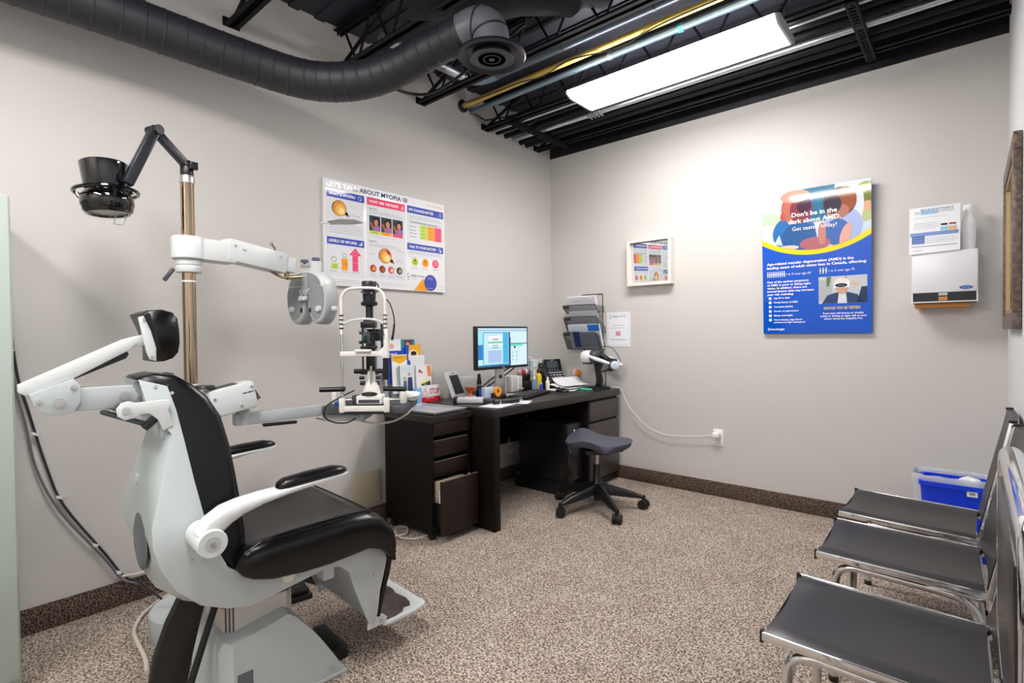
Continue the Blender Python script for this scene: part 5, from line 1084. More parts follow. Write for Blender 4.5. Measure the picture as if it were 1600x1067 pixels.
tag(MB().tube([(0.67, -3.20, 0.007), (0.72, -3.195, 0.007), (0.79, -3.215, 0.007), (0.86, -3.27, 0.007), (0.90, -3.34, 0.007), (0.86, -3.42, 0.007)], 0.0065, 8, smooth=6).build('floor_cable', mat('tan_cable', '#b9a48c', 0.5)), 'tan cable looping on the carpet behind the exam chair', 'cable')

dk = thing('desk', 'dark brown desk with drawers at its right end against the left wall', 'desk', (0.385, -0.79, 0))
DX0, DX1, DY0, DY1 = 0.05, 0.71, -1.53, -0.05
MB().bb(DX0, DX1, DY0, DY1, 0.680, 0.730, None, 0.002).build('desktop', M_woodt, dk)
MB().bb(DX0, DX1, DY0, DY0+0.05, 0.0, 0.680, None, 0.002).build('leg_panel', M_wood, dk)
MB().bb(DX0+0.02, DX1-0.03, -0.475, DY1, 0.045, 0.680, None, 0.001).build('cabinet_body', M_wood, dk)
MB().bb(DX0+0.05, DX1-0.05, -0.46, DY1-0.01, 0.0, 0.045).build('plinth', M_black, dk)
MB().bb(DX0+0.02, DX0+0.035, -0.90, -0.475, 0.32, 0.68).build('modesty_panel', M_wood, dk)
for za, zb in ((0.515, 0.660), (0.075, 0.500)):
    d = MB().bb(DX1-0.03, DX1-0.010, -0.472, -0.052, za, zb, None, 0.0015).build('drawer' if za > .3 else 'cabinet_door', mat('grey_brown_front', '#3d3736', 0.35, noise=(5, '#4a4442', 0.3, 0.75, (3, 3, 40))), dk)
pc = thing('computer_tower', 'black computer tower under the desk beside the cabinet', 'computer', (0.42, -0.60, 0))
MB().bb(0.20, 0.64, -0.70, -0.50, 0.10, 0.52, None, 0.005).build('case', M_black, pc)
MB().bb(0.16, 0.62, -0.71, -0.49, 0.0, 0.098, None, 0.004).build('stand', M_black, pc)
MB().bb(0.64, 0.648, -0.695, -0.505, 0.105, 0.515, None, 0.003).build('front_panel', mat('tower_front', '#1a1a1e', 0.25), pc)
MB().bb(0.648, 0.650, -0.612, -0.606, 0.44, 0.475).build('power_light', EM('#dfe8ff', 1.2), pc)
MB().bb(0.648, 0.650, -0.66, -0.54, 0.36, 0.364).build('vent_line', M_darkgrey, pc)

# ---- monitor
mo = thing('monitor', 'black framed monitor with a bright blue software screen on the desk', 'monitor', (0.33, -1.07, 0.73))
yc = -1.069
MB().bb(0.345, 0.378, -1.338, -0.800, 0.936, 1.230, None, 0.006).build('bezel', mat('monitor_black', '#191a1e', 0.3), mo)
b = MB(); b.flat = True; A = Art(b, (0.3785, -1.322, 0.955), (0, 1, 0), (0, 0, 1), 0.0002); A.mf = lambda c: EM(c, 1.0)
W, Hh = 0.506, 0.262
A.rect(0, 0, W, Hh, '#8fe0f0', 1); A.rect(0, 0.05, 0.045, 0.15, '#2a7fc8', 2); A.rect(0, 0.15, 0.045, 0.235, '#9fe6ee', 2); A.rect(0, 0.0, 0.045, 0.05, '#bff0f0', 2)
A.rect(0, 0.235, W, Hh, '#c6dff0', 3); A.rect(0, 0.244, W, 0.252, '#9ec4e0', 4); A.rect(0.045, 0.02, 0.30, 0.235, '#40b4e0', 3)
A.rect(0.055, 0.02, 0.245, 0.228, '#c8e8f0', 4); A.rect(0.095, 0.028, 0.23, 0.11, '#a9c4ea', 5); A.rect(0.095, 0.14, 0.235, 0.215, '#e8f4f6', 5); A.rect(0.095, 0.158, 0.235, 0.172, '#5fd8b8', 6)
A.rect(0.14, 0.182, 0.20, 0.19, '#d07a70', 6); A.rect(0.14, 0.126, 0.2, 0.13, '#384858', 6); A.rect(0.14, 0.142, 0.2, 0.146, '#384858', 6); A.text('Administration', 0.09, 0.212, 0.195, 0.006, '#28303c', 6)
A.rect(0.305, 0.0, 0.318, 0.235, '#6a2438', 5); A.rect(0.31, 0.0, 0.326, 0.20, '#1e4c7a', 6); A.rect(0.326, 0.0, W, 0.235, '#d4eef4', 5); A.rect(0.326, 0.15, W, 0.157, '#5a7080', 6); A.rect(0.326, 0.135, 0.46, 0.15, '#70dcc8', 6); A.rect(0.36, 0.120, 0.38, 0.135, '#2a3a44', 7)
for k in range(3): A.rect(0.345, 0.035+0.026*k, 0.352, 0.045+0.026*k, '#4a8aa0', 6); A.rect(0.39, 0.03+0.026*k, 0.394, 0.05+0.026*k, '#55606a', 6)
A.rect(0, 0, 0.32, 0.013, '#2c6a9c', 7)
b.build('screen', None, mo, smooth=1, shade=False)
MB().bb(0.3782, 0.3792, yc-0.012, yc+0.012, 0.942, 0.948).build('maker_badge', M_satin, mo)
MB().bb(0.325, 0.345, yc-0.042, yc+0.042, 0.742, 0.985, None, 0.005).build('stand_neck', M_satin, mo)
b = MB(); b.lathe([(0.014, 0), (0.014, 0.004)], (0.3455, yc, 0.88), (1, 0, 0)); b.build('cable_port', M_black, mo)
MB().bb(0.17, 0.355, yc-0.11, yc+0.11, 0.731, 0.742, None, 0.004).build('stand_base', M_satin, mo)
tag(MB().tube([(0.335, -0.96, 0.935), (0.31, -1.03, 0.90), (0.30, -1.12, 0.86), (0.27, -1.20, 0.80), (0.2, -1.28, 0.738)], 0.005, 8, smooth=5).build('monitor_cable', M_black), 'black monitor cable drooping behind the stand, outer loop', 'cable', 'monitor cables')
tag(MB().tube([(0.335, -0.90, 0.935), (0.315, -0.98, 0.885), (0.31, -1.06, 0.855), (0.25, -1.12, 0.80), (0.12, -1.12, 0.738)], 0.005, 8, smooth=5).build('monitor_cable', M_black), 'black monitor cable drooping behind the stand, inner loop', 'cable', 'monitor cables')

# ---- keyboard, mouse, and the small things on the desk
kb = thing('keyboard', 'black keyboard near the front edge of the desk', 'keyboard', (0.435, -0.865, 0.73), math.radians(16))
b = local(kb); b.prism([(0.07, -0.235), (0.075, 0.235), (0.05, 0.245), (-0.06, 0.235), (-0.075, 0.2), (-0.07, -0.2), (-0.06, -0.235)], (0, 0, 0.004), (1, 0, 0), (0, 1, 0), 0.016, None, 0.004); b.build('body', mat('keyboard_black', '#17171a', 0.4), kb)
nk = 0
for r in range(5):
    for c in range(18):
        b = local(kb); b.box((-0.048+r*0.0225, -0.205+c*0.0240, 0.023), (0.0185, 0.0200, 0.007), None, None, 0.002); b.build('key', mat('key_black', '#232327', 0.35), kb); nk += 1
ms = thing('mouse', 'black mouse on its pad at the front of the desk', 'mouse', (0.50, -0.545, 0.733), 0.2)
b = local(ms); b.ell((0, 0, 0.0), (0.055, 0.030, 0.032), n=24, zmin=-0.05, p=0.85); b.build('shell', mat('mouse_black', '#151518', 0.25), ms)
b = local(ms); b.cyl((-0.025, -0.004, 0.031), (-0.025, 0.004, 0.031), 0.008, n=14); b.build('scroll_wheel', M_darkgrey, ms)
tag(MB().prism([(-0.11, -0.09), (0.11, -0.09), (0.11, 0.09), (-0.11, 0.09)], (0.50, -0.55, 0.7305), (1, 0, 0), (0, 1, 0), 0.002).build('mouse_pad', mat('mouse_pad_grey', '#2c2c30', 0.7)), 'thin dark mouse pad under the black mouse', 'mouse pad')

def bottle(x, y, z, r, h, body, cap, label, cat='bottle', neck=0.4, capm=None, group=None):
    t = thing('bottle', label, cat, (x, y, z), 0, group)
    MB().lathe([(0.0, 0.0), (r*0.95, 0.0), (r, 0.004), (r, h*0.62), (r*0.92, h*0.70), (r*neck, h*0.76), (r*neck, h*0.80), (0, h*0.80)], (x, y, z), n=24).build('body', body, t)
    MB().lathe([(r*neck*1.25, h*0.78), (r*neck*1.25, h*0.9), (r*neck*0.8, h), (0, h)], (x, y, z), n=18).build('cap', cap, t)
    return t
# tonometer tablet
tt = thing('handheld_tablet', 'white handheld screen unit leaning on its stand at the left of the desk', 'tablet', (0.13, -1.33, 0.73), math.radians(14))
nt_ = Vector((1, 0.0, 0.42)).normalized(); ut_ = Vector((0, 1, 0)); vt_ = nt_.cross(ut_)
b = local(tt); out = []
for cxx, cyy, a0 in ((0.052, 0.178, 0), (-0.052, 0.178, PI/2), (-0.052, 0.022, PI), (0.052, 0.022, 1.5*PI)):
    for k in range(6): a = a0+PI/2*k/5; out.append((cxx+0.022*math.cos(a), cyy+0.022*math.sin(a)))
vup = Vector((-0.42, 0, 1)).normalized()
b.prism(out, (0.055, 0, 0.0), (0, 1, 0), vup, 0.024, None, 0.004); bd = b.build('casing', PL('#e4e4e6', 0.35), tt)
b = local(tt); b.prism([(-0.056, 0.035), (0.056, 0.035), (0.052, 0.170), (-0.052, 0.170)], Vector((0.055, 0, 0.0))+vup.cross(Vector((0, 1, 0)))*-0.0245, (0, 1, 0), vup, 0.0008); b.build('screen', mat('dark_screen', '#3a3d44', 0.3), tt)
b = local(tt); b.lathe([(0.006, 0), (0.006, 0.001), (0, 0.001)], Vector((0.055, 0, 0.0))+vup*0.187+Vector((0, 1, 0)).cross(vup)*0.0242, tuple(Vector((0, 1, 0)).cross(vup)), n=16); b.build('logo_dot', PL('#40444c'), tt)
b = local(tt); b.prism([(0.03, 0.0), (0.055, 0.0), (-0.01, 0.15), (-0.02, 0.14)], (0, 0.03, 0), (1, 0, 0), (0, 0, 1), 0.06, None, 0.003); b.build('stand', M_black, tt)
# tin, paper holder and pen-like instrument
t = thing('tissue_box', 'white printed box behind the handheld tablet', 'box', (0.08, -1.14, 0.73))
MB().bb(0.06, 0.12, -1.23, -1.07, 0.731, 0.872, None, 0.003).build('carton', PL('#e6e4e2', 0.5), t)
b = MB(); b.flat = True; A = Art(b, (0.1202, -1.23, 0.731), (0, 1, 0), (0, 0, 1)); A.lines(0.015, 0.145, 0.11, 5, 0.016, '#a8a4b8'); b.build('print', None, t, smooth=1, shade=False)
t = thing('ophthalmoscope', 'upright black handheld scope standing in its charger', 'scope', (0.22, -1.155, 0.73))
MB().lathe([(0.022, 0), (0.024, 0.005), (0.020, 0.06), (0.017, 0.07), (0.0165, 0.115), (0.012, 0.14), (0.011, 0.165), (0.0, 0.17)], (0.22, -1.155, 0.731)).build('handle', M_black, t)
MB().lathe([(0.0175, 0.085), (0.0178, 0.087), (0.0178, 0.090), (0.0175, 0.092)], (0.22, -1.155, 0.731)).build('ring', M_satin, t)
t = thing('dish', 'small orange glass dish beside the tablet', 'dish', (0.27, -1.29, 0.73))
MB().lathe([(0.018, 0), (0.018, 0.004), (0.012, 0.018), (0.022, 0.03), (0.040, 0.055), (0.038, 0.055), (0.020, 0.033), (0, 0.026)], (0.27, -1.29, 0.76)).build('bowl', mat('orange_glass', '#ee6a2a', 0.15, trans=0.3), t)
MB().lathe([(0.035, 0), (0.035, 0.028), (0, 0.028)], (0.27, -1.29, 0.731)).build('pedestal', PL('#d8dadc'), t)
t = thing('small_box', 'small white and blue carton standing before the monitor stand', 'box', (0.32, -1.17, 0.73))
MB().bb(0.30, 0.335, -1.215, -1.13, 0.731, 0.812, None, 0.002).build('carton', PL('#c9dcf2', 0.4), t)
MB().bb(0.285, 0.298, -1.225, -1.14, 0.731, 0.80, None, 0.002).build('blue_side', PL('#2a4fc0'), t)
b = MB(); b.flat = True; A = Art(b, (0.3352, -1.215, 0.731), (0, 1, 0), (0, 0, 1)); A.lines(0.01, 0.075, 0.06, 3, 0.014, '#8aa0c8'); b.build('print', None, t, smooth=1, shade=False)
t = thing('tape_dispenser', 'brown tape dispenser with a roll of yellow tape', 'tape dispenser', (0.37, -1.12, 0.73))
MB().prism([(-0.06, 0), (0.07, 0), (0.065, 0.03), (0.02, 0.035), (0.0, 0.015), (-0.03, 0.015), (-0.05, 0.045), (-0.06, 0.04)], (0.355, -1.12, 0.731), (0, 1, 0), (0, 0, 1), 0.03, None, 0.003).build('base', PL('#33221c', 0.3), t)
b = MB(); b.lathe([(0.016, 0), (0.034, 0), (0.034, 0.02), (0.016, 0.02), (0.016, 0)], (0.36, -1.13, 0.782), (1, 0, 0)); b.build('tape_roll', PL('#efa63c'), t)
t = thing('otoscope_case', 'white instrument with black grip lying at the left front of the desk', 'instrument', (0.42, -1.40, 0.73))
b = MB(); b.bar((0.32, -1.46, 0.752), (0.46, -1.36, 0.752), 0.06, 0.036, bev=0.008); b.build('body', PL('#cfd3da', 0.35), t)
b = MB(); b.bar((0.30, -1.475, 0.752), (0.325, -1.455, 0.752), 0.06, 0.042, bev=0.006); b.build('end_cap', M_black, t)
b = MB(); b.bar((0.46, -1.36, 0.75), (0.56, -1.31, 0.746), 0.045, 0.030, bev=0.008); b.build('dark_end', M_darkgrey, t)
t = thing('retinoscope', 'black cylindrical scope handle lying on papers by the keyboard', 'scope', (0.60, -1.28, 0.75))
b = MB(); b.cyl((0.56, -1.37, 0.748), (0.62, -1.20, 0.748), 0.016, n=22); b.build('handle', M_black, t)
b = MB(); b.cyl((0.62, -1.20, 0.748), (0.628, -1.178, 0.748), 0.017, n=22); b.cyl((0.572, -1.335, 0.748), (0.5745, -1.328, 0.748), 0.0165, n=22); b.build('chrome_ring', M_chrome, t)
def sheet(x, y, w, h, rz, z, label, c='#eceef2', th=0.0015, cat='paper', curl=0.0, group=None, name='paper_sheet'):
    t = thing(name, label, cat, (x, y, z), rz, group)
    b = local(t); n = 8; rg = []
    for i in range(n+1):
        u = i/n; zz = curl*(2*u-1)**2 + 0.0003
        rg.append([(-w/2+w*u, -h/2, zz), (-w/2+w*u, h/2, zz), (-w/2+w*u, h/2, zz+th), (-w/2+w*u, -h/2, zz+th)])
    b.loft(rg); b.build('page', P(c, 0.5), t); return t
sheet(0.60, -1.38, 0.15, 0.21, 0.2, 0.731, 'white sheet under the scope handle at the desk corner', group='loose papers')
sheet(0.63, -1.17, 0.10, 0.15, 0.5, 0.731, 'white note at the front edge of the desk left of the keyboard', group='loose papers')
sheet(0.27, -0.93, 0.12, 0.17, 0.2, 0.731, 'white note beside the monitor base', group='loose papers')
# binders standing behind the monitor stand: a row of white bound volumes
for k in range(7):
    y = -0.865+k*0.034; t = thing('booklet', ('leftmost white booklet in the row behind the monitor stand', 'second white booklet in the row behind the monitor stand', 'third white booklet in the row behind the monitor stand', 'middle white booklet in the row behind the monitor stand', 'fifth white booklet in the row behind the monitor stand', 'sixth white booklet in the row behind the monitor stand', 'rightmost white booklet in the row behind the monitor stand')[k], 'booklet', (0.14, y, 0.731), 0, 'white booklets behind the monitor')
    MB().bb(0.075, 0.19, y-0.0155, y+0.0155, 0.7315, 0.855-0.001*k, None, 0.002).build('cover', PL(('#d4d2ce', '#e6e5e2')[k % 2], 0.5), t)
t = thing('desk_organizer', 'black organizer with red and white novelty toppers near the corner of the desk', 'organizer', (0.13, -0.52, 0.73))
b = MB(); b.bb(0.08, 0.17, -0.60, -0.47, 0.731, 0.80, None, 0.004); b.bb(0.08, 0.13, -0.60, -0.47, 0.80, 0.845, None, 0.004); b.build('tray', M_black, t)
for k, (y, c) in enumerate(((-0.585, '#d8a0a0'), (-0.545, '#c03038'), (-0.505, '#e8e4e8'), (-0.48, '#7a6890'))):
    tag(MB().ell((0.11+0.012*(k % 2), y, 0.868), (0.018, 0.021, 0.022)).build('pompom', PL(c, 0.7)), ('pink', 'red', 'white', 'purple')[k]+' round topper sitting on the black organizer', 'ornament', 'toppers on the organizer')
# wall-side wire rack with small cards
t = thing('card_rack', 'white rack holding pale blue drop vials beside the monitor', 'rack', (0.10, -0.395, 0.73))
b = MB()
for z in (0.80, 0.88, 0.955): b.tube([(0.07, -0.46, z), (0.13, -0.46, z), (0.13, -0.335, z), (0.07, -0.335, z)], 0.003, 6, closed=True)
for x in (0.07, 0.13):
    for y in (-0.46, -0.335): b.tube([(x, y, 0.731), (x, y, 0.97)], 0.003, 6)
b.tube([(0.07, -0.46, 0.955), (0.08, -0.45, 0.985), (0.1, -0.43, 0.985), (0.12, -0.42, 0.955)], 0.003, 6); b.build('frame', PL('#eef0f0'), t)
for k, (y, z, c) in enumerate(((-0.44, 0.905, '#5fb0c4'), (-0.405, 0.90, '#e8eef0'), (-0.37, 0.905, '#dcece4'), (-0.44, 0.825, '#5a9cae'), (-0.40, 0.825, '#e4e8ea'), (-0.365, 0.825, '#f0e8c8'))):
    tag(MB().lathe([(0.0, 0), (0.013, 0), (0.013, 0.045), (0.006, 0.055), (0.006, 0.065), (0, 0.065)], (0.11, y, z)).build('dropper_vial', PL(c)), ('teal', 'white', 'pale green', 'dark teal', 'grey white', 'cream')[k]+' dropper vial held in the white rack', 'vial', 'vials in the rack')
bottle(0.20, -0.455, 0.731, 0.027, 0.165, PL('#f2d23c', 0.3), PL('#3c3420'), 'yellow bottle with white label behind the small bottles')
bottle(0.31, -0.645, 0.731, 0.020, 0.125, mat('blue_clear_plastic', '#8fb4dc', 0.1, trans=0.4), PL('#dfe8f4'), 'clear blue bottle with pointed cap near the keyboard end')
t = thing('bottle', 'small deep blue bottle next to the clear blue one', 'bottle', (0.34, -0.60, 0.731)); MB().lathe([(0, 0), (0.014, 0), (0.014, 0.045), (0.008, 0.055), (0, 0.055)], (0.34, -0.60, 0.731)).build('body', PL('#1f38c0', 0.2), t); MB().lathe([(0.009, 0.055), (0.009, 0.07), (0, 0.072)], (0.34, -0.60, 0.731)).build('cap', PL('#c8d0e8'), t)
bottle(0.33, -0.505, 0.731, 0.016, 0.105, PL('#f2f0d0', 0.35), PL('#f4f4ee'), 'small cream eye drop bottle left of the papers')
tag(MB().ell((0.14, -0.665, 0.745), (0.06, 0.075, 0.014)).build('cloth', mat('pinkish_cloth', '#a88c8c', 0.9)), 'folded pinkish cloth beside the booklets', 'cloth')
# telephone
ph = thing('telephone', 'black desk telephone with a dark display behind the papers', 'telephone', (0.19, -0.275, 0.73), math.radians(-18))
M_ph = mat('phone_black', '#1d2027', 0.35)
kv = Vector((-0.72, 0, 0.69)).normalized(); kn = Vector((0.69, 0, 0.72)).normalized()   # key bed: up direction and normal
b = local(ph); b.bb(-0.07, 0.10, -0.105, 0.12, 0.0008, 0.02, None, 0.003); b.prism([(0.10, 0.02), (-0.02, 0.135), (-0.06, 0.135), (-0.06, 0.02)], (0, -0.10, 0), (1, 0, 0), (0, 0, 1), -0.215, None); b.build('body', M_ph, ph)
b = local(ph); b.box(Vector((0.10, 0.01, 0.02))+kv*0.075+kn*0.006, (0.17, 0.215, 0.014), None, Matrix(((kv.x, 0, kn.x), (0, 1, 0), (kv.z, 0, kn.z))), 0.004); b.build('key_bed', M_ph, ph)
vh = Vector((-0.28, 0, 0.96)).normalized(); nh = Vector((0.96, 0, 0.28)).normalized(); vo = Vector((-0.012, 0, 0.128))
b = local(ph); b.box(vo+vh*0.05+Vector((0, 0.035, 0)), (0.108, 0.175, 0.018), None, Matrix(((vh.x, 0, nh.x), (0, 1, 0), (vh.z, 0, nh.z))), 0.004); b.build('display_housing', mat('phone_gloss', '#15171b', 0.15), ph)
b = local(ph); b.flat = True; A = Art(b, vo+nh*0.0094+Vector((0, -0.048, 0)), (0, 1, 0), vh, 0.0003); A.rect(0.03, 0.028, 0.135, 0.088, '#464c55', 1); A.rect(0.065, 0.092, 0.10, 0.096, '#aab0b8', 1)
for k in range(4): A.rect(0.03+k*0.028, 0.010, 0.048+k*0.028, 0.016, '#8a9098', 1)
b.build('display', None, ph, smooth=1, shade=False)
b = local(ph); b.flat = True; A = Art(b, Vector((0.10, -0.03, 0.02))+kn*0.0134, (0, 1, 0), kv, 0.0003); A.rect(0.0, 0.128, 0.14, 0.137, '#b4b9c0', 1); b.build('key_strip', None, ph, smooth=1, shade=False)
for r in range(4):
    for c in range(5):
        p_ = Vector((0.10, -0.02+c*0.030, 0.02))+kv*(0.022+r*0.027)+kn*0.0145
        b = local(ph); b.box(p_, (0.013, 0.019, 0.005), None, Matrix(((kv.x, 0, kn.x), (0, 1, 0), (kv.z, 0, kn.z))), 0.001); b.build('key', PL('#c2c6cc' if c in (1, 2, 3) else '#7e848c'), ph)
b = local(ph); q0 = Vector((0.115, -0.078, 0.045)); q1 = q0+kv*0.215
b.bar(q0, q1, 0.045, 0.022, up=tuple(kn), bev=0.009); b.bar(q0, q0+(q1-q0)*0.22, 0.05, 0.04, up=tuple(kn), bev=0.012); b.bar(q1-(q1-q0)*0.22, q1, 0.05, 0.04, up=tuple(kn), bev=0.012); b.build('handset', mat('phone_handset', '#2a2d34', 0.3), ph)
# papers in front of the telephone
for k, (x, y, rz, cu, lab) in enumerate(((0.40, -0.36, 0.35, 0.004, 'lowest white sheet of the loose pile before the telephone'), (0.39, -0.29, 0.1, 0.012, 'middle white sheet of the loose pile before the telephone'), (0.39, -0.25, -0.25, 0.024, 'top curled white sheet of the loose pile before the telephone'))):
    q = sheet(x, y, 0.216, 0.28, rz, 0.732+0.016*k, lab, curl=cu, group='papers before the telephone'); q.rotation_euler = (0, 0.11*k, rz)
tag(MB().prism([(-0.05, -0.03), (0.05, -0.035), (0.055, 0.02), (-0.045, 0.03)], (0.53, -0.28, 0.731), (1, 0, 0), (0, 1, 0), 0.008, None, 0.002).build('sticky_notes', PL('#4fd0b0', 0.5)), 'turquoise sticky note pad at the front edge of the desk', 'sticky notes')
t = thing('orange_funnel', 'small orange lens cup on a clear holder beside the telephone', 'lens holder', (0.32, -0.07, 0.73))
MB().lathe([(0.03, 0.0), (0.03, 0.006), (0.008, 0.012), (0.008, 0.075), (0, 0.075)], (0.31, -0.07, 0.731)).build('stem', M_acryl, t)
MB().ell((0.325, -0.07, 0.838), (0.018, 0.040, 0.032)).build('lens_cup', mat('orange_plastic', '#f08a1e', 0.15, trans=0.2), t)
MB().ell((0.31, -0.075, 0.840), (0.016, 0.052, 0.040)).build('pink_shell', mat('pink_clear', '#f0c8c0', 0.2, alpha=0.6), t)

# ---- headset on its stand
hs_ = thing('headset_stand', 'black stand with round base at the far end of the desk', 'stand', (0.57, -0.135, 0.73))
MB().lathe([(0.092, 0), (0.092, 0.006), (0.080, 0.014), (0, 0.016)], (0.57, -0.135, 0.731), n=36).build('base', M_black, hs_)
b = MB(); b.prism([(-0.03, 0), (0.025, 0), (0.03, 0.06), (0.01, 0.13), (0.045, 0.20), (-0.045, 0.20), (-0.03, 0.12), (-0.02, 0.05)], (0.57, -0.12, 0.745), (1, 0, 0), (0, 0, 1), 0.03, None, 0.004); b.build('post', M_black, hs_)
b = MB(); b.bar((0.58, -0.15, 0.86), (0.68, -0.17, 0.885), 0.02, 0.012, bev=0.003); b.ell((0.69, -0.172, 0.888), (0.028, 0.016, 0.014)); b.build('side_hook', M_black, hs_)
b = MB(); b.tube([(0.64, -0.16, 0.87), (0.655, -0.17, 0.82), (0.64, -0.16, 0.76), (0.62, -0.15, 0.745)], 0.0035, 6, smooth=5); b.build('hook_cable', M_black, hs_)
vr = thing('vision_headset', 'white and black vision test headset resting on the black stand', 'headset', (0.58, -0.13, 0.95))
M_vrw = mat('headset_white', '#eceef2', 0.3)
b = MB(); b.ell((0.485, -0.14, 0.985), (0.062, 0.085, 0.052), p=0.7); b.build('visor', M_vrw, vr)
b = MB(); b.ell((0.545, -0.135, 0.985), (0.045, 0.082, 0.060), p=0.8); b.build('face_cushion', M_darkgrey, vr)
b = MB(); b.bb(0.45, 0.53, -0.19, -0.08, 0.925, 0.94, None, 0.004); b.build('lower_trim', M_black, vr)
b = MB(); b.tube([(0.53, -0.215, 0.99), (0.62, -0.225, 0.965), (0.72, -0.20, 0.935), (0.775, -0.14, 0.925)], [0.012, 0.015, 0.012, 0.010], 10, smooth=5); b.build('side_band', M_vrw, vr)
b = MB(); b.tube([(0.53, -0.055, 0.99), (0.62, -0.045, 0.965), (0.72, -0.07, 0.935), (0.775, -0.14, 0.925)], [0.014, 0.017, 0.014, 0.012], 10, smooth=5); b.build('side_band', M_vrw, vr)
b = MB(); b.tube([(0.55, -0.13, 1.02), (0.60, -0.13, 0.99), (0.66, -0.13, 0.955), (0.72, -0.13, 0.945)], 0.026, 10, smooth=5); b.build('inner_pad', M_black, vr)
b = MB(); b.tube([(0.54, -0.13, 1.02), (0.60, -0.13, 1.065), (0.68, -0.13, 1.06), (0.74, -0.13, 1.0), (0.765, -0.13, 0.94)], 0.0035, 8, smooth=6); b.build('top_strap', M_darkgrey, vr)
b = MB(); b.ell((0.735, -0.19, 0.925), (0.045, 0.030, 0.040)); b.build('rear_block', M_darkgrey, vr)
b = MB(); b.lathe([(0.033, 0), (0.033, 0.012), (0.026, 0.018), (0.010, 0.019), (0.010, 0.016), (0, 0.016)], (0.755, -0.205, 0.925), (0.5, -0.8, 0.05)); b.build('rear_dial', mat('dial_pale_blue', '#c8d4e4', 0.25), vr)

# ---- things on the drawer unit
tr = thing('metal_tray', 'shallow steel tray lying on top of the drawer unit', 'tray', (0.325, -1.71, 0.7145), math.radians(4))
b = local(tr); w_, d_2 = 0.140, 0.20
b.loft([[(x*k, y*k2, z) for x, y in ((d_2, -w_), (d_2, w_), (-d_2, w_), (-d_2, -w_))] for k, k2, z in ((0.93, 0.92, 0.003), (0.96, 0.95, 0.014), (1.0, 1.0, 0.016), (1.0, 1.0, 0.018), (0.955, 0.945, 0.0165), (0.925, 0.915, 0.005))]); b.build('tray', mat('bright_steel', '#c9ccd0', 0.38, 0.6), tr)
sg = thing('stop_sign_card', 'small white and red card reading STOP with a warning triangle', 'sign', (0.088, -1.488, 0.7145))
MB().bb(0.086, 0.091, -1.574, -1.402, 0.7145, 0.839).build('card', P('#f4f2f2', 0.4), sg)
b = MB(); b.flat = True; A = Art(b, (0.0912, -1.574, 0.7145), (0, 1, 0), (0, 0, 1), 0.0003); A.mf = lambda c: P(c, 0.4)
A.rect(0.001, 0.0, 0.171, 0.047, '#d81f30', 1); A.lines(0.05, 0.13, 0.036, 1, 0.01, '#f8c8cc', 2, 0.005)
A.poly([(0.012, 0.056), (0.066, 0.056), (0.039, 0.110)], '#b8343c', 1); A.poly([(0.0165, 0.0585), (0.0615, 0.0585), (0.039, 0.1045)], '#f4f2f2', 2); A.rect(0.0375, 0.073, 0.0405, 0.092, '#b8343c', 3); A.rect(0.0375, 0.064, 0.0405, 0.069, '#b8343c', 3)
A.text('STOP', 0.078, 0.066, 0.160, 0.035, '#c42430', 2, True)
b.build('lettering', None, sg, smooth=1, shade=False)
bh = thing('brochure_holder', 'clear acrylic tiered brochure holder on the drawer unit', 'brochure holder', (0.05, -1.67, 0.7145))
b = MB()
for k, (x, z, ya, yb) in enumerate(((0.034, 0.93, -1.81, -1.53), (0.052, 0.86, -1.77, -1.50), (0.068, 0.79, -1.75, -1.44))): b.bar((x, (ya+yb)/2, 0.72), (x-0.012, (ya+yb)/2, z), yb-ya, 0.002, up=(1, 0, 0))
b.prism([(0.012, 0.0), (0.075, 0.0), (0.07, 0.08), (0.02, 0.24)], (0, -1.81, 0.716), (1, 0, 0), (0, 0, 1), 0.002)
b.bb(0.012, 0.08, -1.81, -1.44, 0.7145, 0.7175); b.build('holder', M_acryl, bh)
def brochure(x, ya, yb, z0, z1, c, label, art, lean=0.045):
    z1 += 0.006
    t = thing('brochure', label, 'brochure', (x, (ya+yb)/2, z0), 0, 'brochures in the clear holder')
    v = Vector((-lean, 0, 1)).normalized(); b = MB(); b.prism([(0, 0), (yb-ya, 0), (yb-ya, z1-z0), (0, z1-z0)], (x, ya, z0), (0, 1, 0), v, 0.0 or -0.006); b.build('cover', P(c, 0.25), t)
    b = MB(); b.flat = True; A = Art(b, (x+0.0004, ya, z0), (0, 1, 0), v, 0.0003); A.mf = lambda c: P(c, 0.25); art(A, yb-ya, z1-z0); b.build('printed_cover', None, t, smooth=1, shade=False)
def c1(A, w, h): A.rect(0.01, h-0.05, 0.035, h-0.01, '#5a6a80', 1); A.circ(0.06, h-0.045, 0.016, '#e0a8a0', 1); A.rect(0.0, 0, w, h-0.075, '#2a3fb0', 1); A.text('INTRODUCING', 0.015, h-0.10, w-0.015, 0.008, '#fff', 2, True) if False else A.text('SIGHT', 0.03, h-0.10, w-0.03, 0.010, '#ffffff', 2, True); A.lines(0.02, w-0.02, h-0.115, 1, 0.01, '#e8ecff', 2, 0.004)
def c2(A, w, h): A.rect(0, h-0.055, w, h, '#2f8a8e', 1); A.rect(0.03, h-0.055, w-0.02, h-0.005, '#7a3a4a', 2); A.circ(w*0.5, h-0.035, 0.016, '#d8a08c', 3); A.rect(0, 0, w, h-0.055, '#1f58c8', 1)
def c3(A, w, h): A.rect(0, 0, w, h, '#1f58c8', 1); A.poly([(0.03, h-0.0), (w, h-0.0), (w, h-0.13), (0.02, h-0.10)], '#f5b82e', 2); A.circ(w*0.5, h-0.075, 0.042, '#f4ece8', 3); A.circ(w*0.52, h-0.072, 0.026, '#c08a70', 4); A.circ(w*0.52, h-0.055, 0.024, '#3a2a28', 5, 0.014)
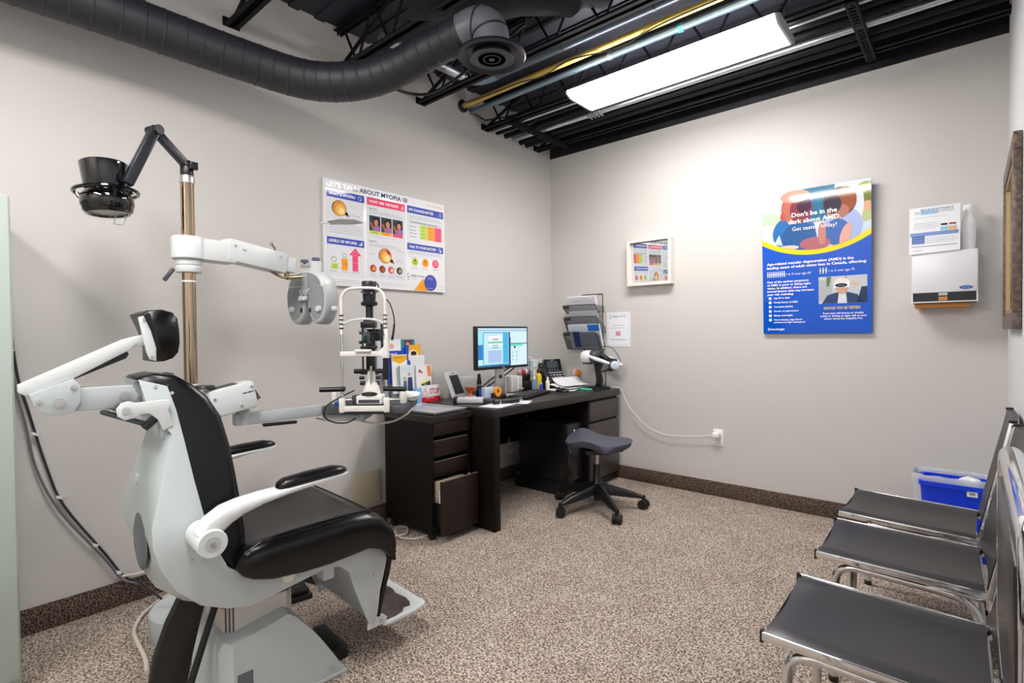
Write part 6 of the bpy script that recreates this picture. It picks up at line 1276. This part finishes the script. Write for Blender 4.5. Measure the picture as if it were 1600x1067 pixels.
def c4(A, w, h): A.rect(0, h-0.035, w, h-0.005, '#f2b92c', 1); A.poly([(0, h-0.035), (w, h-0.035), (w*0.5, h-0.062)], '#f2b92c', 1); A.lines(0.02, w-0.02, h-0.022, 1, 0.01, '#8a5a18', 2, 0.004); A.lines(0.015, w-0.015, h-0.09, 4, 0.014, '#c0c4cc')
def c5(A, w, h): A.lines(0.01, w-0.01, h-0.02, 2, 0.014, '#b8c4d0'); A.rect(0.0, 0.0, 0.008, h, '#4f7a98', 1); A.circ(0.045, h-0.085, 0.010, '#c49a88', 2); A.poly([(0.025, 0.0), (0.065, 0.0), (0.06, h-0.10), (0.035, h-0.10)], '#6a6a80', 1); A.circ(0.082, h-0.06, 0.012, '#d0a890', 2); A.poly([(0.062, 0.0), (0.112, 0.0), (0.105, h-0.08), (0.07, h-0.08)], '#34466a', 1)
def c6(A, w, h): A.lines(0.015, w-0.015, h-0.02, 4, 0.016, '#c9ccd6')
def c7(A, w, h): A.circ(0.03, h-0.04, 0.010, '#b02838', 1); A.circ(0.045, h-0.05, 0.007, '#b02838', 1); A.poly([(w-0.04, h-0.01), (w-0.01, h-0.005), (w, h-0.08), (w-0.03, h-0.08)], '#f09048', 1); A.poly([(0.035, h-0.12), (w-0.015, h-0.10), (w-0.005, h-0.16), (0.05, h-0.17)], '#3a3f5a', 1); A.poly([(0.035, h-0.12), (w-0.015, h-0.10), (w-0.014, h-0.11), (0.037, h-0.13)], '#e8e03a', 2); A.circ(w*0.55, h-0.14, 0.016, '#6aa04a', 2)
def c8(A, w, h): A.poly([(0.0, h), (w*0.3, h), (w*0.3, 0), (0, 0)], '#c8ccd8', 1)
brochure(0.030, -1.86, -1.75, 0.93, 1.14, '#dfe2ea', 'pale brochure edge at the far left of the clear holder', c8)
brochure(0.036, -1.812, -1.68, 0.87, 1.145, '#f0f0f4', 'white topped brochure with a blue band in the upper left pocket', c1)
brochure(0.034, -1.68, -1.565, 0.87, 1.142, '#1f58c8', 'blue brochure with a teal and red photo strip in the upper right pocket', c2)
brochure(0.045, -1.650, -1.525, 0.85, 1.105, '#1f58c8', 'blue and yellow brochure with a face in a circle', c3)
brochure(0.053, -1.765, -1.645, 0.80, 1.045, '#f6f4ee', 'white brochure with a yellow chevron band, left middle pocket', c4)
brochure(0.053, -1.615, -1.50, 0.80, 1.035, '#eef0f4', 'plain white brochure in the right middle pocket', c6)
brochure(0.068, -1.725, -1.60, 0.76, 0.975, '#dfe8ee', 'pale brochure showing two standing people, lower left pocket', c5)
brochure(0.068, -1.585, -1.455, 0.76, 0.97, '#f4eef0', 'white and orange brochure with a dark product picture, lower right pocket', c7)
t = thing('lens_wipe_box', 'light blue and white packet box beside the STOP card', 'box', (0.11, -1.62, 0.7145))
MB().bb(0.096, 0.124, -1.645, -1.590, 0.715, 0.828, None, 0.002).build('carton', PL('#7fb4e4', 0.4), t)
b = MB(); b.flat = True; A = Art(b, (0.1242, -1.645, 0.715), (0, 1, 0), (0, 0, 1)); A.lines(0.01, 0.045, 0.09, 3, 0.012, '#e8f2fa', t=0.004); b.build('print', None, t, smooth=1, shade=False)
t = thing('glass_jar', 'clear jar of white wrapped packets at the left of the drawer unit', 'jar', (0.13, -1.72, 0.7145))
MB().lathe([(0, 0.0), (0.042, 0.0), (0.045, 0.006), (0.045, 0.10), (0.043, 0.10), (0.042, 0.008), (0, 0.005)], (0.125, -1.705, 0.715)).build('jar', M_acryl, t)
b = MB()
for k in range(14):
    a = k*2.4; r = 0.012+0.018*((k*37) % 10)/10; R = Matrix.Rotation(k*0.9, 3, 'Z') @ Matrix.Rotation(1.2+0.3*math.sin(k), 3, 'X')
    b.box((0.125+r*math.cos(a), -1.705+r*math.sin(a), 0.745+0.004*k), (0.022, 0.05, 0.004), None, R)
q = b.build('packets', PL('#e6ecf2', 0.4), t); q['kind'] = 'stuff'
tag(crumple((0.66, -2.10, 0.868), (0.055, 0.05, 0.028), 3, 0.5).build('tissue', M_paper), 'crumpled white tissue on the right side of the slit lamp table', 'tissue')

# ================================================================== SADDLE STOOL
st = thing('saddle_stool', 'blue grey saddle stool on a black five star base in front of the desk', 'stool', (0.94, -0.77, 0))
sc_ = Vector((0.94, -0.77, 0))
angs = [math.radians(-35+72*k) for k in range(5)]
for a in angs:
    d = Vector((math.cos(a), math.sin(a), 0)); s_ = Vector((-d.y, d.x, 0)); rg = []
    for r, w, zt, zb in ((0.02, 0.024, 0.175, 0.10), (0.05, 0.024, 0.17, 0.10), (0.14, 0.021, 0.145, 0.088), (0.24, 0.018, 0.115, 0.078), (0.295, 0.014, 0.092, 0.072), (0.315, 0.012, 0.088, 0.068)):
        c = sc_+d*r; rg.append([c+s_*w+Vector((0, 0, zb)), c+s_*w+Vector((0, 0, zt-0.008)), c+s_*w*0.6+Vector((0, 0, zt)), c-s_*w*0.6+Vector((0, 0, zt)), c-s_*w+Vector((0, 0, zt-0.008)), c-s_*w+Vector((0, 0, zb))])
    lg = MB().loft(rg).build('leg', M_black, st, smooth=50)
    c = sc_+d*0.307; ca = Vector((math.cos(a+0.9), math.sin(a+0.9), 0))
    b = MB(); b.cyl(c+Vector((0, 0, 0.05)), c+Vector((0, 0, 0.09)), 0.013)
    b.cyl(c+ca*0.006+Vector((0, 0, 0.031)), c+ca*0.028+Vector((0, 0, 0.031)), 0.031, n=24); b.cyl(c-ca*0.006+Vector((0, 0, 0.031)), c-ca*0.028+Vector((0, 0, 0.031)), 0.031, n=24); b.cyl(c-ca*0.008+Vector((0, 0, 0.03)), c+ca*0.008+Vector((0, 0, 0.03)), 0.022)
    b.build('caster', M_rubber, lg)
MB().lathe([(0.016, 0.055), (0.022, 0.06), (0.026, 0.09), (0.036, 0.10), (0.036, 0.17), (0.028, 0.18), (0.025, 0.30), (0, 0.30)], sc_).build('hub', M_black, st)
MB().cyl(sc_+Vector((0, 0, 0.30)), sc_+Vector((0, 0, 0.37)), 0.014).build('gas_lift', M_satin, st)
# seat: saddle with raised rear, drooping sides; long axis roughly across the view
ax_ = Vector((0.80, 0.60, 0)); ay_ = Vector((-0.60, 0.80, 0))
def sad(u, v, top=True):
    # u -1..1 along ax_ (narrow drooping nose at -1, broad rounded lip at +1), v -1..1 across
    hw = 0.165 - 0.045*max(0, u) - 0.030*max(0, -u-0.3)
    x = 0.225*u+0.015; y = hw*v*math.sqrt(max(0, 1-abs(u)**6))
    z = 0.468 + 0.055*math.exp(-((u+0.35)/0.42)**2)*(0.4+0.6*max(0, v)) - 0.035*max(0, -u-0.55)*2.2 - 0.055*(v*v)*max(0, 0.9-abs(u-0.1)) - 0.018*u*u*(1 if u > 0 else 0) + 0.012
    return x, y, z
rg = []
for i in range(25):
    u = -1+2*i/24; ring = []
    for j in range(13): v = -1+2*j/12; x, y, z = sad(u, v); ring.append(sc_+ax_*x+ay_*y+Vector((0, 0, z)))
    for j in range(13): v = 1-2*j/12; x, y, z = sad(u, v*0.94); e = 0.066*(1-abs(u)**4)*(1-0.5*v*v); ring.append(sc_+ax_*x*0.97+ay_*y+Vector((0, 0, z-0.014-e)))
    rg.append(ring)
MB().loft(rg).build('seat', M_fabric, st, smooth=80)
b = MB(); b.box(sc_+Vector((0, 0, 0.385)), (0.16, 0.12, 0.03), None, Matrix.Rotation(math.atan2(0.6, 0.8), 3, 'Z'), 0.008); b.build('seat_mechanism', M_black, st)
b = MB(); q = sc_-ax_*0.175-ay_*0.03; b.cyl(q+Vector((0, 0, 0.415)), q+ax_*0.05+Vector((0, 0, 0.41)), 0.024); b.bar(q-ax_*0.01+Vector((0, 0, 0.42)), q+ax_*0.0+Vector((0, 0, 0.375)), 0.03, 0.012, bev=0.004); b.build('tilt_knob', M_darkgrey, st)
b = MB(); q = sc_+ax_*0.155-ay_*0.02; b.ell(q+Vector((0, 0, 0.40)), (0.022, 0.022, 0.016)); b.build('height_paddle', M_darkgrey, st)

# ================================================================== ROW OF SLING CHAIRS on the right
M_vs = mat('charcoal_vinyl_seat', '#19191c', 0.34, spec=0.55, noise=(3, '#212124', 0.35, 0.65), bump=(260, 0.05))
def chair(label, y, grp='chrome and vinyl chairs along the right wall'):
    """own axes: x towards the wall (0 = seat front), y along the row, z up"""
    t = thing('side_chair', label, 'chair', (0, 0, 0), 0, grp)
    hw = 0.205
    # seat sling: front edge, dip, rear edge
    b = MB(); rg = []
    for i in range(15):
        u = i/14; x = 0.425*u; row = []
        for j in range(13):
            v = -1+2*j/12
            sag = 0.030*(1-v*v)*(0.7+0.3*math.sin(PI*u)); edge = -0.018*max(0, abs(v)-0.85)/0.15
            z = 0.447 - 0.012*u - sag + edge + 0.010*math.cos(PI*u)*0
            if i == 0: z -= 0.006
            row.append((x, hw*v, z))
        for j in range(13): v = 1-2*j/12; row.append((x, hw*v*0.985, 0.447-0.012*u-0.030*(1-v*v)*(0.7+0.3*math.sin(PI*u))-0.022))
        rg.append([Vector(q) for q in row])
    b.loft(rg); b.build('seat', M_vs, t, smooth=60)
    # back sling leaning to the wall
    b = MB(); rg = []
    for i in range(13):
        u = i/12; row = []
        z = 0.430+0.425*u; x0_ = 0.432+0.085*u
        for j in range(13): v = -1+2*j/12; row.append((x0_-0.004+0.022*(1-v*v)*math.sin(PI*(0.15+0.7*u)), hw*v, z))
        for j in range(13): v = 1-2*j/12; row.append((x0_+0.014+0.022*(1-v*v)*math.sin(PI*(0.15+0.7*u)), hw*v*0.99, z+0.002))
        rg.append([Vector(q) for q in row])
    b.loft(rg); b.build('backrest', M_vs, t, smooth=60)
    for s in (-1, 1):
        y_ = s*(hw-0.004)
        b = MB(); b.bar((-0.004, y_+s*0.004, 0.424), (0.43, y_+s*0.004, 0.412), 0.010, 0.022, bev=0.003); b.build('seat_rail', M_chrome, t)
        b = MB(); b.bb(-0.009, -0.001, y_-0.008 if s > 0 else y_-0.004, y_+0.004 if s > 0 else y_+0.008, 0.405, 0.437); b.build('rail_cap', M_black, t)
        b = MB(); b.bar((0.435, y_, 0.40), (0.522, y_, 0.852), 0.012, 0.020, up=(1, 0, 0), bev=0.003); b.build('back_rail', M_chrome, t)
        b = MB(); b.box((0.522, y_, 0.857), (0.024, 0.014, 0.010), None, None, 0.002); b.build('rail_cap', M_black, t)
        b = MB(); yy = s*(hw-0.018)
        b.tube([(0.045, yy, 0.0), (0.048, yy, 0.20), (0.050, yy, 0.33), (0.060, yy, 0.375), (0.095, yy, 0.395), (0.15, yy, 0.396), (0.25, yy, 0.392), (0.33, yy, 0.388), (0.385, yy, 0.372), (0.415, yy, 0.325), (0.43, yy, 0.20), (0.445, yy, 0.0)], 0.0125, 14, smooth=4); b.build('leg_frame', M_chrome, t)
        for x in (0.045, 0.445):
            b = MB(); b.lathe([(0.0135, 0), (0.015, 0.004), (0.0145, 0.018), (0.0125, 0.02)], (x, yy, 0.0)); b.build('foot_cap', M_black, t)
        b = MB(); b.tube([(0.25, yy, 0.392), (0.36, yy+s*0.004, 0.398), (0.42, yy+s*0.004, 0.395), (0.445, yy+s*0.004, 0.43), (0.46, yy, 0.50)], 0.009, 12, smooth=5); b.build('back_brace', M_chrome, t)
    for x in (0.11, 0.36):
        b = MB(); b.cyl((x, -hw+0.02, 0.394), (x, hw-0.02, 0.394), 0.009, n=12); b.build('cross_tube', M_chrome, t)
    return t
c3_ = chair('chrome chair with charcoal vinyl seat on the right, nearest of the three full ones', 0)
copy_thing(c3_, (2.438, -1.585, 0), math.radians(1.5), 'chrome chair with charcoal vinyl seat on the right, middle of the three full ones')
copy_thing(c3_, (2.428, -1.075, 0), math.radians(-1), 'chrome chair with charcoal vinyl seat on the right, farthest, before the blue bin')
c3_.location = (2.445, -2.215, 0); c3_.rotation_euler = (0, 0, math.radians(1))
# the cropped armchair at the right edge
ac = thing('tubular_armchair', 'chrome tubular armchair cut off by the right edge of the picture', 'chair', (2.72, -3.05, 0))
def loop(pts): return pts
rr_ = 0.06
lo = []
Y0, Y1, Z0, Z1, XL = -2.80, -3.25, 0.765, 1.015, 2.877
for cy_, cz_, a0 in ((Y0-rr_, Z1-rr_, 0), (Y1+rr_, Z1-rr_, PI/2), (Y1+rr_, Z0+rr_, PI), (Y0-rr_, Z0+rr_, 1.5*PI)):
    for k in range(7): a = a0+PI/2*k/6; lo.append((XL, cy_+rr_*math.cos(a), cz_+rr_*math.sin(a)))
MB().tube(lo, 0.0125, 16, closed=True).build('back_loop', M_chrome, ac)
ci = Vector((XL, (Y0+Y1)/2, (Z0+Z1)/2))
MB().tube([Vector((XL, ci.y+(q[1]-ci.y)*0.86, ci.z+(q[2]-ci.z)*0.78)) for q in lo], 0.009, 14, closed=True).build('inner_loop', M_chrome, ac)
b = MB(); b.bb(2.864, 2.874, Y1+0.045, Y0-0.045, Z0+0.03, Z1-0.03, None, 0.004); b.build('back_panel', M_vinyl, ac)
for y_ in (-3.00, Y1+0.03):
    MB().tube([(2.868, y_, 0.78), (2.86, y_, 0.60), (2.84, y_, 0.42), (2.85, y_, 0.2), (2.87, y_, 0.0)], 0.0115, 12, smooth=4).build('rear_leg', M_chrome, ac)
    MB().tube([(2.44, y_, 0.0), (2.44, y_, 0.38), (2.46, y_, 0.425), (2.52, y_, 0.43), (2.84, y_, 0.425)], 0.0115, 12, smooth=4).build('front_leg', M_chrome, ac)
MB().bb(2.42, 2.85, Y1+0.02, Y0-0.02, 0.442, 0.475, None, 0.015).build('seat', M_vinyl, ac)

# ---- bins
t = thing('recycling_bin', 'blue recycling box with a barcode sticker between chairs and back wall', 'bin', (2.76, -0.20, 0))
def tub(x0, x1, y0, y1, z1, tp, th=0.004, n=5, r=0.03):
    def rng(ix, z):
        o = []
        for cx, cy, a0 in ((x1-ix-r, y1-ix-r, 0), (x0+ix+r, y1-ix-r, PI/2), (x0+ix+r, y0+ix+r, PI), (x1-ix-r, y0+ix+r, 1.5*PI)):
            for k in range(n+1): a = a0+PI/2*k/n; o.append(Vector((cx+r*math.cos(a), cy+r*math.sin(a), z)))
        return o
    return MB().loft([rng(tp, 0.001), rng(0, z1-0.025), rng(-0.008, z1-0.022), rng(-0.008, z1), rng(0.004, z1), rng(tp+th, 0.008)])
tub(2.632, 2.93, -0.30, -0.075, 0.385, 0.02).build('box', M_blue, t)
b = MB(); b.bb(2.82, 2.862, -0.3035, -0.3018, 0.335, 0.362); q = b.build('sticker', P('#f0f2f4', 0.4), t)
b = MB(); b.flat = True; A = Art(b, (2.82, -0.3037, 0.335), (1, 0, 0), (0, 0, 1), 0.0003)
for k in range(9): A.rect(0.011+k*0.0024, 0.008, 0.0122+k*0.0024, 0.021, '#1c1c20', 1)
b.build('barcode', None, t, smooth=1, shade=False)
t = thing('waste_bin', 'pale translucent waste bin with a plastic liner behind the blue box', 'bin', (2.70, -0.16, 0))
tub(2.600, 2.915, -0.065, -0.016, 0.40, 0.006, r=0.02).build('bin_body', mat('pale_bin_plastic', '#c8ccd4', 0.35), t)
b = MB()
rim = []
for k in range(60):
    a = 2*PI*k/60; x = 2.76+0.165*max(-1, min(1, 1.25*math.cos(a))); y = -0.17+0.135*max(-1, min(1, 1.25*math.sin(a))); rim.append((x, y, a))
b.loft([[Vector((2.752+(x-2.76)*k*0.95, -0.155+(y+0.17)*k*0.80, z+0.004*math.sin(a*13)*w2)) for x, y, a in rim] for k, z, w2 in ((0.985, 0.27, 1), (1.02, 0.36, 1), (1.03, 0.398, 1), (0.99, 0.408, 0.6), (0.95, 0.395, 0.6), (0.90, 0.33, 1), (0.86, 0.25, 1))], caps=False); b.build('liner', M_liner, t, smooth=80)
tag(crumple((2.83, -0.19, 0.375), (0.055, 0.05, 0.04), 5, 0.5).build('crumpled_tissue', M_paper), 'crumpled white tissue lying on top of the lined bin', 'tissue')
